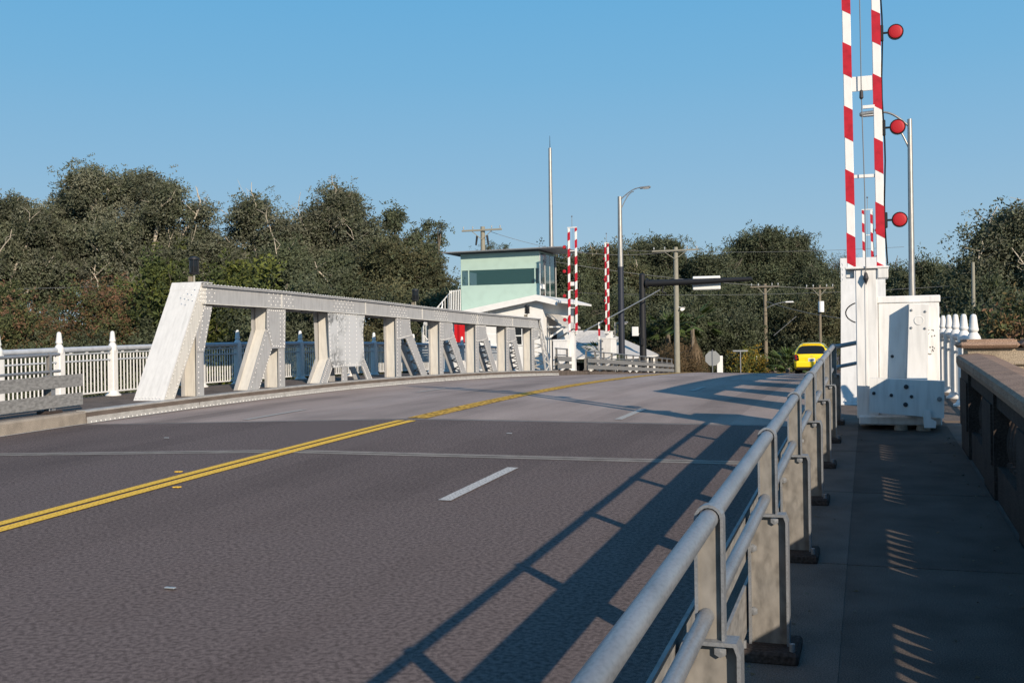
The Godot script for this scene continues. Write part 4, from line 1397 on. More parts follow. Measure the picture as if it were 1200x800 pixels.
func make_palm(called: String, label: String, base: Vector3, h: float, len: float, skirt: bool, group: String) -> void:
	var t := thing(called, label, "palm", base, 0.0, group)
	var tr := MB.new()
	tr.tube([Vector3(0, -0.5, 0), Vector3(0.05, h * 0.5, 0), Vector3(0, h, 0)], [0.2, 0.17, 0.19], 9)
	obj("trunk", tr, M.bark, t, true)
	var n := 30
	for k in (2 if skirt else 1):
		var fr := MB.new()
		for i in n:
			var a := R(0, TAU)
			var up := R(-0.25, 0.95) if k == 0 else R(-1.6, -0.9)
			var c := R(0.75, 1.25)
			fr.col = Color(0.085, 0.12, 0.035) * c if k == 0 else Color(0.17, 0.12, 0.075) * c
			var out := Vector3(cos(a), 0, sin(a))
			var stem := Vector3(0, h, 0) + (out * cos(up) + Vector3.UP * sin(up)) * len * 0.55
			var sd := out.cross(Vector3.UP)
			fr.flat(Vector3(0, h, 0), stem + sd * 0.02, stem - sd * 0.02, Vector3.UP)
			# fan of blades
			for j in 9:
				var q := (j - 4) / 4.0
				var d := (out * cos(up) + Vector3.UP * (sin(up) - 0.25 * absf(q)) + sd * q * 0.95).normalized()
				var tip := stem + d * len * R(0.45, 0.62) * (1.0 - 0.25 * absf(q)) - Vector3(0, 0.12 * len * (1.0 if k == 0 else 2.0), 0)
				var w := Vector3.UP.cross(d).normalized() * (0.035 if k == 0 else 0.016) * len
				fr.flat(stem, stem.lerp(tip, 0.5) + w, tip, Vector3.UP)
				fr.flat(stem, stem.lerp(tip, 0.5) - w, tip, Vector3.UP)
		obj("green_fronds" if k == 0 else "dead_fronds", fr, M.frond, t, true)

# ---------------------------------------------------------------- bridge keeper's house
func make_keeper_house() -> void:
	var t := thing("bridge_keeper_house", "white lower building with a mint green glazed control room on top", "building", W(-18.5, -1.7, 53.0))
	# lower building: gable front at s = 51.5
	var f := 51.5; var bk := 57.5
	var wl := MB.new()
	wl.prism([Vector2(-21.3, -2.2), Vector2(-15.75, -2.2), Vector2(-15.75, 2.12), Vector2(-15.95, 2.17), Vector2(-21.3, 1.22)], Vector3(0, 0, -(f + bk) / 2), Vector3.RIGHT, Vector3.UP, Vector3(0, 0, (bk - f) / 2))
	obj("wall", wl, M.house_white, t)
	var rf := MB.new()
	rf.prism([Vector2(-21.7, 1.19), Vector2(-15.95, 2.22), Vector2(-14.85, 1.92), Vector2(-14.85, 2.02), Vector2(-15.95, 2.34), Vector2(-21.7, 1.31)], Vector3(0, 0, -(f + bk) / 2), Vector3.RIGHT, Vector3.UP, Vector3(0, 0, (bk - f) / 2 + 0.45))
	var ro := obj("roof", rf, M.house_white, t)
	var fa := MB.new()
	fa.prism([Vector2(-21.7, 1.02), Vector2(-15.95, 2.05), Vector2(-14.85, 1.78), Vector2(-14.85, 2.03), Vector2(-15.95, 2.35), Vector2(-21.7, 1.32)], Vector3(0, 0, -(f - 0.48)), Vector3.RIGHT, Vector3.UP, Vector3(0, 0, 0.03))
	obj("fascia", fa, M.house_white, ro)
	# window with two panes
	var wf := MB.new()
	for q in [[-17.36, -17.30], [-16.9, -16.84]]:
		wf.span(W(q[0], -0.2, f - 0.04), W(q[1], 0.78, f + 0.02))
	for h in [-0.22, 0.26, 0.74]:
		wf.span(W(-17.37, h, f - 0.045), W(-16.83, h + 0.06, f + 0.02))
	var wo := obj("window", wf, M.house_white, t)
	for q in [[-0.15, 0.255], [0.325, 0.735]]:
		var pn := MB.new()
		pn.span(W(-17.3, q[0], f - 0.015), W(-16.9, q[1], f - 0.002))
		obj("pane", pn, M.car_glass, wo)
	var dr := MB.new()
	dr.span(W(-18.9, -1.7, f - 0.03), W(-18.0, 0.4, f + 0.01), 0.01)
	obj("door", dr, M.house_white, t)
	var ut := MB.new()
	ut.span(W(-19.2, -1.7, f - 0.3), W(-18.3, -0.3, f - 0.05), 0.02)
	obj("utility_box", ut, M.house_white, t)
	# porch roof and brackets on the road side
	var pr := MB.new()
	pr.prism([Vector2(-15.75, 1.32), Vector2(-14.55, 0.62), Vector2(-14.55, 0.70), Vector2(-15.75, 1.42)], Vector3(0, 0, -53.2), Vector3.RIGHT, Vector3.UP, Vector3(0, 0, 1.2))
	obj("porch_roof", pr, M.roof_grey, t)
	var pb := MB.new()
	for s in [52.2, 54.2]:
		pb.bar(W(-15.75, 0.1, s), W(-14.75, 0.72, s), Vector3(0, 0, 1), 0.09, 0.09)
		pb.bar(W(-15.75, 0.72, s), W(-14.7, 0.72, s), Vector3(0, 0, 1), 0.07, 0.07)
	obj("porch_bracket", pb, M.house_white, t)
	var pd := MB.new()
	pd.span(W(-15.76, -1.7, 53.0), W(-15.72, 0.4, 53.9))
	obj("side_door", pd, M.interior_dark, t)
	# control room
	var x0 := -20.8; var x1 := -16.35; var c0 := 53.0; var c1 := 56.0
	var lo := 1.0; var w0 := 3.03; var w1 := 3.83; var hi := 4.72
	var cw := MB.new()
	cw.span(W(x0, lo, c0), W(x1, w0, c1), 0.01)
	cw.span(W(x0, w1, c0), W(x1, hi, c1), 0.01)
	cw.span(W(x0, w0, c1 - 0.12), W(x0 + 0.8, w1, c1))
	obj("control_room_wall", cw, M.mint, t)
	var core := MB.new()
	core.span(W(x1 - 0.012, lo + 0.22, c0 + 0.05), W(x1 + 0.002, hi - 0.1, c1 - 0.05))
	core.span(W(x0 + 0.2, w0, c0 + 1.9), W(x1 - 0.2, w1, c1 - 0.15))
	core.span(W(-19.4, w0 + 0.0, c0 + 0.8), W(-19.25, w0 + 0.5, c0 + 0.95))
	core.span(W(-19.6, w0 + 0.45, c0 + 0.7), W(-19.05, w0 + 0.55, c0 + 1.0))
	obj("control_desk", core, M.interior_dark, t)
	var wn := MB.new()
	for x in [x0, x1 - 0.06, x0 + 0.42, x1 - 0.3]:
		wn.span(W(x, w0, c0 + 0.01), W(x + 0.06, w1, c0 + 0.08))
	var win := obj("window_band", wn, M.mint, t)
	for q in [[x0 + 0.06, x0 + 0.42], [x0 + 0.48, x1 - 0.3], [x1 - 0.24, x1 - 0.06]]:
		var pn := MB.new()
		pn.span(W(q[0], w0, c0 + 0.03), W(q[1], w1, c0 + 0.045))
		obj("pane", pn, M.tinted_glass, win)
	# glazed side towards the road
	var sm := MB.new()
	for s in [c0 - 0.02, c0 + 0.87, c0 + 1.77, c1 - 0.06]:
		sm.span(W(x1 + 0.005, lo + 0.2, s), W(x1 + 0.03, hi - 0.1, s + 0.03))
	sm.span(W(x1 + 0.01, 2.1, c0 + 0.02), W(x1 + 0.06, 2.35, c0 + 0.7))
	sm.span(W(x1 + 0.01, 2.75, c0 + 0.02), W(x1 + 0.06, 3.0, c0 + 0.7))
	var so := obj("side_window_frame", sm, M.house_white, t)
	for k in 3:
		var pn := MB.new()
		pn.span(W(x1 + 0.004, lo + 0.25, c0 + 0.06 + k * 0.9), W(x1 + 0.02, hi - 0.12, c0 + 0.84 + k * 0.9))
		obj("pane", pn, M.tinted_glass, so)
	var top := MB.new()
	top.prism([Vector2(-21.65, hi + 0.05), Vector2(-15.0, hi + 0.10), Vector2(-15.0, hi + 0.15), Vector2(-21.65, hi + 0.10)], Vector3(0, 0, -(c0 + c1) / 2), Vector3.RIGHT, Vector3.UP, Vector3(0, 0, 2.1))
	top.span(W(x0 + 0.1, hi, c0 + 0.1), W(x1 - 0.1, hi + 0.1, c1 - 0.1))
	obj("control_room_roof", top, M.roof_dark, t)
	# stair on the left
	var stair := MB.new()
	stair.bar(W(-23.0, -0.2, 53.0), W(-21.2, 1.55, 53.4), Vector3(0, 0, 1), 0.06, 0.25)
	stair.span(W(-21.6, 1.5, 53.0), W(-20.8, 1.62, 54.4))
	obj("stair", stair, M.house_white, t)
	var bal := MB.new()
	for i in 10:
		var q := i / 9.0
		var p := W(lerpf(-23.0, -21.5, q), lerpf(-0.1, 1.55, q), lerpf(53.0, 53.3, q))
		bal.tube([p, p + Vector3(0, 1.15, 0)], [0.022], 5)
	for i in 7:
		var p := W(lerpf(-21.45, -20.85, i / 6.0), 1.6, 53.0)
		bal.tube([p, p + Vector3(0, 1.2, 0)], [0.025], 5)
	bal.tube([W(-23.0, 1.05, 53.0), W(-21.5, 2.75, 53.3), W(-20.85, 2.8, 53.0)], [0.035], 6)
	obj("stair_railing", bal, M.house_white, t)
	var sp := MB.new()
	var spts := []
	for i in 16:
		var a := 2.2 + i * 0.32
		var p := W(-21.9 + cos(a) * 0.55, -0.9 + i * 0.14, 51.6 + sin(a) * 0.55)
		spts.append(p + Vector3(0, 0.95, 0))
		sp.tube([p, p + Vector3(0, 0.95, 0)], [0.02], 5)
		sp.bar(p - Vector3(0, 0.05, 0), W(-21.9, p.y - 0.05, 51.6), Vector3.UP, 0.05, 0.2)
	sp.tube(spts, [0.04], 6)
	sp.tube([W(-21.9, -1.7, 51.6), W(-21.9, 1.6, 51.6)], [0.07], 8)
	obj("spiral_stair", sp, M.house_white, t)
	var bn := thing("red_banner", "red cloth banner hung on the white wall of the control building", "banner", W(-19.9, 1.1, 51.3))
	var bm := MB.new()
	for i in 6:
		var xa := -20.55 + i * 0.15
		var za := 51.34 + 0.03 * sin(i * 2.1); var zb := 51.34 + 0.03 * sin((i + 1) * 2.1)
		bm.quad(W(xa, 0.0, za), W(xa + 0.15, 0.0, zb), W(xa + 0.15, 1.08, zb), W(xa, 1.08, za), Vector3(0, 0, 1))
	obj("cloth", bm, M.awning_cloth, bn)
	var br := MB.new()
	br.tube([W(-20.6, 1.09, 51.34), W(-19.6, 1.09, 51.34)], [0.025], 6)
	obj("rod", br, M.dark_iron, bn)

func make_far_house() -> void:
	var t := thing("bungalow", "low white bungalow with a pale grey hipped roof beside the far palms", "house", W(-20.0, -3.2, 81.0))
	var w := MB.new()
	w.span(W(-25.0, -3.6, 79.0), W(-17.6, -1.15, 87.0))
	obj("wall", w, M.house_white, t)
	var r := MB.new()
	var a := W(-25.8, -1.25, 78.0); var b := W(-16.75, -1.25, 78.0); var c := W(-16.75, -1.25, 88.0); var d := W(-25.8, -1.25, 88.0)
	var p := W(-23.4, 0.85, 82.0); var q := W(-20.2, 0.78, 82.5)
	r.quad(a, b, q, p, Vector3(0, 1, 1)); r.flat(b, c, q, Vector3(1, 1, 0)); r.quad(c, d, p, q, Vector3(0, 1, -1)); r.flat(d, a, p, Vector3(-1, 1, 0))
	var o := obj("roof", r, M.roof_grey, t)
	var e := MB.new()
	e.span(W(-25.8, -1.42, 78.0), W(-16.75, -1.262, 78.06)); e.span(W(-16.8, -1.42, 78.07), W(-16.74, -1.262, 88.0))
	obj("eave_board", e, M.house_white, o)
	for k in 4:
		var ps := MB.new()
		ps.span(W(-17.0, -3.4, 78.2 + k * 2.8), W(-16.85, -1.43, 78.35 + k * 2.8))
		obj("porch_post", ps, M.house_white, t)
	for k in 2:
		var wn := MB.new()
		wn.span(W(-19.4 + k * -2.4, -2.6, 78.96), W(-18.3 + k * -2.4, -1.7, 79.0))
		obj("window", wn, M.car_glass, t)

# ---------------------------------------------------------------- car
func make_car(at: Vector3) -> void:
	var t := thing("hatchback_car", "yellow hatchback seen from behind beyond the crest of the road", "car", at)
	# rings from rear (z = 0) forward (z = -3.6): [z, half width low, half width belt, half width roof, y low, y belt, y roof]
	var st := [
		[0.03, 0.60, 0.66, 0.60, 0.42, 0.70, 0.86],
		[-0.02, 0.74, 0.78, 0.66, 0.33, 0.82, 0.965],
		[-0.10, 0.79, 0.825, 0.66, 0.27, 0.90, 1.10],
		[-0.22, 0.81, 0.84, 0.645, 0.24, 0.93, 1.34],
		[-0.34, 0.815, 0.845, 0.63, 0.22, 0.94, 1.47],
		[-0.60, 0.82, 0.845, 0.625, 0.21, 0.94, 1.525],
		[-1.3, 0.82, 0.845, 0.62, 0.20, 0.93, 1.545],
		[-2.0, 0.82, 0.845, 0.60, 0.20, 0.91, 1.49],
		[-2.6, 0.82, 0.835, 0.56, 0.20, 0.90, 1.12],
		[-3.1, 0.79, 0.80, 0.50, 0.22, 0.82, 0.94],
		[-3.5, 0.72, 0.74, 0.40, 0.26, 0.66, 0.78],
		[-3.64, 0.60, 0.62, 0.34, 0.32, 0.54, 0.62],
	]
	var rings := []
	for r in st:
		var g := PackedVector3Array()
		var half := [Vector2(0.0, r[4]), Vector2(r[1] * 0.85, r[4]), Vector2(r[1], r[4] + 0.08), Vector2(r[2] * 1.0, lerpf(r[4], r[5], 0.55)), Vector2(r[2], r[5]), Vector2(lerpf(r[2], r[3], 0.5), lerpf(r[5], r[6], 0.55)), Vector2(r[3] * 0.93, r[6] - 0.075), Vector2(r[3] * 0.78, r[6] - 0.022), Vector2(r[3] * 0.45, r[6]), Vector2(0.0, r[6] + 0.008)]
		for p in half:
			g.append(Vector3(p.x, p.y, r[0]))
		for k in range(half.size() - 2, 0, -1):
			g.append(Vector3(-half[k].x, half[k].y, r[0]))
		rings.append(g)
	var b := MB.new()
	var n: int = rings[0].size()
	# smooth normals by averaging neighbours
	var nor := []
	for i in rings.size():
		var row := PackedVector3Array()
		for k in n:
			var du: Vector3 = rings[i][(k + 1) % n] - rings[i][(k + n - 1) % n]
			var dv: Vector3 = rings[mini(i + 1, rings.size() - 1)][k] - rings[maxi(i - 1, 0)][k]
			var m := du.cross(dv).normalized()
			if m.dot(rings[i][k] - Vector3(0, 0.8, rings[i][k].z)) < 0.0: m = -m
			row.append(m)
		nor.append(row)
	for i in rings.size() - 1:
		for k in n:
			var j := (k + 1) % n
			b.tri(rings[i][k], rings[i][j], rings[i + 1][j], nor[i][k], nor[i][j], nor[i + 1][j])
			b.tri(rings[i][k], rings[i + 1][j], rings[i + 1][k], nor[i][k], nor[i + 1][j], nor[i + 1][k])
	for e in [0, rings.size() - 1]:
		var c := Vector3(0, 0.65, rings[e][0].z)
		for k in n:
			b.flat(c, rings[e][k], rings[e][(k + 1) % n], Vector3(0, 0, 1.0 if e == 0 else -1.0))
	obj("body", b, M.car_yellow, t, true)
	var rw := MB.new()
	rw.prism([Vector2(-0.64, 0.02), Vector2(-0.5, 0.0), Vector2(0.5, 0.0), Vector2(0.64, 0.02), Vector2(0.665, 0.07), Vector2(0.55, 0.36), Vector2(0.44, 0.425), Vector2(0.2, 0.44), Vector2(-0.2, 0.44), Vector2(-0.44, 0.425), Vector2(-0.55, 0.36), Vector2(-0.665, 0.07)], Vector3(0, 1.00, -0.045), Vector3.RIGHT, Vector3(0, 0.90, -0.44).normalized(), Vector3(0, 0.006, 0.013))
	obj("rear_window", rw, M.car_glass, t, true)
	var sp := MB.new()
	sp.obox(Vector3(0, 1.478, -0.36), Vector3(0.43, 0, 0), Vector3(0, 0.02, 0.0), Vector3(0, 0, 0.10), 0.015)
	obj("roof_spoiler", sp, M.car_yellow, t, true)
	var bp := MB.new()
	bp.obox(Vector3(0, 0.50, 0.03), Vector3(0.74, 0, 0), Vector3(0, 0.14, 0), Vector3(0, 0, 0.07), 0.05)
	var bo := obj("bumper", bp, M.car_yellow, t, true)
	var lowt := MB.new()
	lowt.obox(Vector3(0, 0.31, 0.02), Vector3(0.68, 0, 0), Vector3(0, 0.06, 0), Vector3(0, 0, 0.06), 0.03)
	obj("valance", lowt, M.car_trim, bo, true)
	for k in [-1.0, 1.0]:
		var tl := MB.new()
		tl.prism([Vector2(0.57, 0.70), Vector2(0.74, 0.66), Vector2(0.83, 0.78), Vector2(0.82, 0.96), Vector2(0.70, 1.0), Vector2(0.60, 0.92)].map(func(p): return Vector2(p.x * k, p.y)), Vector3(0, 0, -0.03), Vector3.RIGHT, Vector3.UP, Vector3(0, 0, 0.06))
		var lo := obj("tail_lamp", tl, M.car_trim, t, true)
		for q in [[0.72, 0.905], [0.70, 0.79]]:
			var d := MB.new()
			d.lathe(Vector3(k * q[0], q[1], 0.029), [Vector2(0.05, 0), Vector2(0.045, 0.015), Vector2(0.0, 0.02)], 14, Vector3(0, 0, 1))
			obj("lamp_lens", d, M.tail_red, lo, true)
		var wh := MB.new()
		for z in [-0.62, -2.95]:
			wh.tube([Vector3(k * 0.60, 0.29, z), Vector3(k * 0.79, 0.29, z)], [0.29], 20)
		obj("wheels", wh, M.rubber, t, true)
		var mr := MB.new()
		mr.obox(Vector3(k * 0.93, 1.0, -2.1), Vector3(0.09, 0, 0), Vector3(0, 0.07, 0), Vector3(0, 0, 0.05), 0.03)
		obj("door_mirror", mr, M.car_yellow, t, true)
	var tg := MB.new()
	tg.obox(Vector3(0, 0.73, 0.03), Vector3(0.26, 0, 0), Vector3(0, 0.10, 0), Vector3(0, 0, 0.012), 0.01)
	obj("plate_recess", tg, M.car_yellow, t, true)
	var pl := MB.new()
	pl.obox(Vector3(0, 0.725, 0.05), Vector3(0.155, 0, 0), Vector3(0, 0.078, 0), Vector3(0, 0, 0.006), 0.004)
	var po := obj("number_plate", pl, M.plate_white, t, true)
	var ink := MB.new()
	for q in [-0.10, -0.055, -0.01, 0.035, 0.08]:
		ink.span(Vector3(q, 0.70, 0.056), Vector3(q + 0.028, 0.755, 0.0585))
	obj("plate_characters", ink, M.plate_ink, po, true)
	var em := MB.new()
	em.obox(Vector3(0, 0.885, 0.01), Vector3(0.06, 0, 0), Vector3(0, 0.018, 0), Vector3(0, 0, 0.02), 0.006)
	obj("emblem", em, M.chrome, t, true)

# ---------------------------------------------------------------- scene
func land_y(s: float) -> float:
	if s < 54.0: return lerpf(-5.6, -4.3, clampf((s - 51.0) / 3.0, -0.6, 1.0))
	if s < 60.0: return lerpf(-4.3, -3.9, (s - 54.0) / 6.0)
	if s < 80.0: return lerpf(-3.9, -3.6, (s - 60.0) / 20.0)
	return -3.55

func tree_at(called: String, label: String, x: float, s: float, top: float, w: float, low: float, n: int, count: int, cols: Array, group: String, kind := "oak", bark := "bark_pale", trunk := 0.32, category := "tree", size := 1.0) -> void:
	var y := land_y(s)
	var lb := lobes_for(w, top - y, minf(w, 8.0), low - y, n, int(absf(x) * 13.0 + s * 7.0))
	make_tree(called, label, category, W(x, y, s), lb, count, kind, cols, bark, trunk, group, size)

# crowns as clumps [dx, dy, dz, radius] about the foot of the tree
const CROWNS := {
	"edge": [-58.5, 60.0, [[0.25, 13.41, -0.71, 1.7], [-2.08, 13.35, 0.13, 1.84], [2.35, 12.34, -0.3, 1.33], [-0.04, 10.5, 0.31, 2.56], [-2.77, 9.99, 0.38, 2.77], [2.61, 9.49, -1.27, 1.93]]],
	"big": [-51.0, 64.0, [[-5.18, 14.7, -1.41, 1.9], [-2.85, 15.2, 0.97, 1.88], [-0.58, 15.31, -0.66, 1.74], [1.65, 14.81, -0.72, 1.73], [4.04, 13.94, 1.34, 1.71], [5.68, 13.12, -0.07, 1.21], [-6.94, 12.75, 1.01, 2.17], [-3.83, 12.16, -0.07, 2.65], [0.34, 11.79, 0.42, 2.85], [3.99, 11.01, -1.05, 2.32], [6.13, 10.32, 0.33, 1.45], [-5.43, 9.25, 1.1, 2.86], [-0.84, 8.91, 0.07, 3.43], [3.95, 8.45, 0.72, 2.56]]],
	"thin": [-42.4, 67.0, [[0.24, 13.37, 0.41, 1.37], [-1.5, 12.08, -0.87, 1.0], [2.2, 11.91, 0.58, 1.23], [-2.54, 10.88, 0.18, 1.0], [0.19, 10.27, -0.59, 1.99], [2.66, 9.86, -1.28, 1.72], [-0.91, 8.75, 1.1, 2.25]]],
	"peak": [-37.2, 70.0, [[0.24, 14.01, -0.07, 1.39], [1.2, 12.58, 0.55, 1.51], [-1.2, 12.57, 0.96, 1.52], [-3.08, 11.38, 0.52, 1.41], [2.77, 10.88, 1.05, 1.5], [-0.03, 10.24, -0.32, 2.52], [2.75, 9.2, 0.83, 1.75], [-2.54, 9.38, -0.16, 1.91], [0.29, 8.02, 1.31, 2.52]]],
	"mid": [-36.6, 63.0, [[-0.21, 9.36, 0.99, 1.61], [-2.2, 8.62, -1.2, 1.98], [2.36, 8.13, -1.07, 1.94], [0.09, 7.51, -0.85, 2.3]]],
	"brown": [-29.8, 66.0, [[-0.95, 9.53, 1.01, 1.17], [0.57, 9.0, -0.14, 1.16], [-2.05, 8.75, 0.29, 1.29], [1.56, 8.04, -0.41, 1.04], [-0.46, 7.7, 0.02, 1.86], [1.42, 6.78, -0.26, 1.27]]],
	"back": [-69.8, 74.0, [[-0.42, 13.1, -0.45, 2.54], [2.99, 12.21, 0.26, 2.36], [-4.71, 11.93, 0.25, 3.03], [-0.93, 10.28, 1.21, 3.37], [3.22, 9.77, 0.55, 2.95]]],
	"lowb": [-30.1, 72.0, [[-0.57, 6.63, 0.91, 1.13], [1.0, 6.78, 0.67, 0.88], [-1.6, 6.03, 1.17, 1.39], [1.11, 5.78, 0.36, 1.12]]],
	"ta": [-33.4, 72.0, [[-0.65, 12.71, -0.51, 0.51], [0.13, 13.12, 0.52, 0.45], [0.19, 12.29, 0.67, 0.45], [0.1, 11.15, 0.61, 0.51], [1.14, 11.17, 0.1, 0.51], [-0.47, 10.47, 0.34, 0.57]]],
	"tb": [-32.4, 76.0, [[-0.33, 12.67, -0.38, 0.33], [-0.85, 11.96, 0.46, 0.4], [-0.64, 11.21, 0.1, 0.4], [0.89, 12.61, -0.27, 0.26], [0.52, 11.7, -0.61, 0.4], [0.43, 10.9, 0.52, 0.46], [0.63, 9.84, 0.75, 0.53], [-0.15, 10.4, -0.63, 0.53]]],
	"roof": [-34.5, 96.0, [[-0.1, 12.55, 0.47, 0.58], [1.29, 12.41, -0.13, 0.49], [-1.34, 11.69, -0.58, 0.66], [0.4, 11.38, -0.36, 0.74]]],
	"c0": [-29.5, 105.0, [[-1.11, 10.89, 0.7, 1.59], [0.9, 10.82, 0.96, 1.58], [-0.41, 8.75, -1.37, 2.46], [1.58, 8.26, 0.34, 2.27], [-0.9, 6.12, -1.37, 2.99]]],
	"c1": [-25.9, 108.0, [[-1.23, 11.84, 0.57, 1.61], [1.15, 12.11, -0.44, 1.6], [-0.16, 9.66, 1.14, 2.68], [2.12, 10.03, 1.42, 1.95], [-2.01, 8.82, 0.02, 2.15], [0.25, 6.53, 1.5, 3.03]]],
	"c2": [-21.2, 114.0, [[-2.26, 12.85, -0.51, 1.68], [-0.38, 13.24, -1.13, 1.67], [1.47, 12.52, 0.27, 1.66], [-1.07, 10.3, -1.41, 2.97], [2.18, 10.47, -0.91, 2.21], [0.29, 7.48, -0.28, 3.33]]],
	"c3": [-15.5, 112.0, [[-0.83, 10.99, 0.29, 1.62], [1.12, 10.56, -0.96, 1.79], [-0.06, 8.63, -1.37, 2.87], [1.69, 7.24, 1.1, 3.03], [-1.87, 6.7, -0.56, 2.88]]],
	"c4": [-10.0, 118.0, [[-2.04, 13.16, 1.38, 2.05], [0.15, 13.53, 1.19, 2.04], [2.47, 12.88, -0.37, 2.03], [-3.9, 11.46, -0.12, 2.06], [4.22, 11.16, 0.06, 1.83], [-0.44, 10.12, 0.43, 3.9], [3.13, 9.09, 0.29, 2.94], [-3.39, 8.35, 0.18, 2.81], [-0.04, 6.4, 0.36, 3.89]]],
	"c5": [-4.4, 115.0, [[-0.41, 8.89, 1.23, 1.78], [0.94, 7.52, 0.02, 2.13], [-1.64, 6.51, -0.21, 2.86], [1.07, 5.03, 0.66, 2.66]]],
	"c5b": [-3.6, 104.0, [[-0.04, 6.19, -0.68, 1.61], [1.33, 5.35, -0.58, 1.92], [-1.37, 4.76, 1.33, 1.78]]],
	"c6": [2.2, 112.0, [[-0.06, 9.14, 0.05, 1.19], [1.21, 8.25, 0.11, 1.35], [0.23, 6.84, -1.4, 1.87], [-1.38, 6.45, -0.23, 1.71]]],
	"c7": [5.6, 108.0, [[-0.25, 9.32, 0.18, 1.3], [1.02, 8.96, -1.02, 1.13], [-1.18, 7.89, 0.29, 1.46], [0.47, 7.03, 0.37, 1.78]]],
	"cr": [8.1, 100.0, [[-0.83, 7.48, -1.03, 1.34], [0.41, 8.18, 0.32, 1.48], [-0.65, 5.83, -0.1, 1.94], [1.06, 5.94, 0.54, 2.07]]],
	"tall": [6.5, 58.0, [[-0.25, 9.07, -0.26, 0.77], [0.53, 9.21, 0.38, 0.85], [-0.88, 8.5, 0.41, 0.73], [1.45, 8.66, -1.04, 1.18], [-0.26, 7.79, -0.96, 1.2], [1.01, 7.28, 0.46, 1.61], [-1.13, 7.05, 0.86, 0.86], [-0.28, 6.04, -0.61, 1.45]]],
}

func crown_tree(called: String, label: String, key: String, count: int, cols: Array, group: String, kind := "oak", bark := "bark_pale", trunk := 0.32, size := 1.0) -> void:
	var q: Array = CROWNS[key]
	var lb := []
	for b in q[2]:
		var r: float = maxf(b[3] - 0.5 * size, b[3] * 0.45)
		lb.append([b[0], b[1], b[2], r, r * 0.92, r])
	make_tree(called, label, "tree", W(q[0], land_y(q[1]), q[1]), lb, count, kind, cols, bark, trunk, group, size)

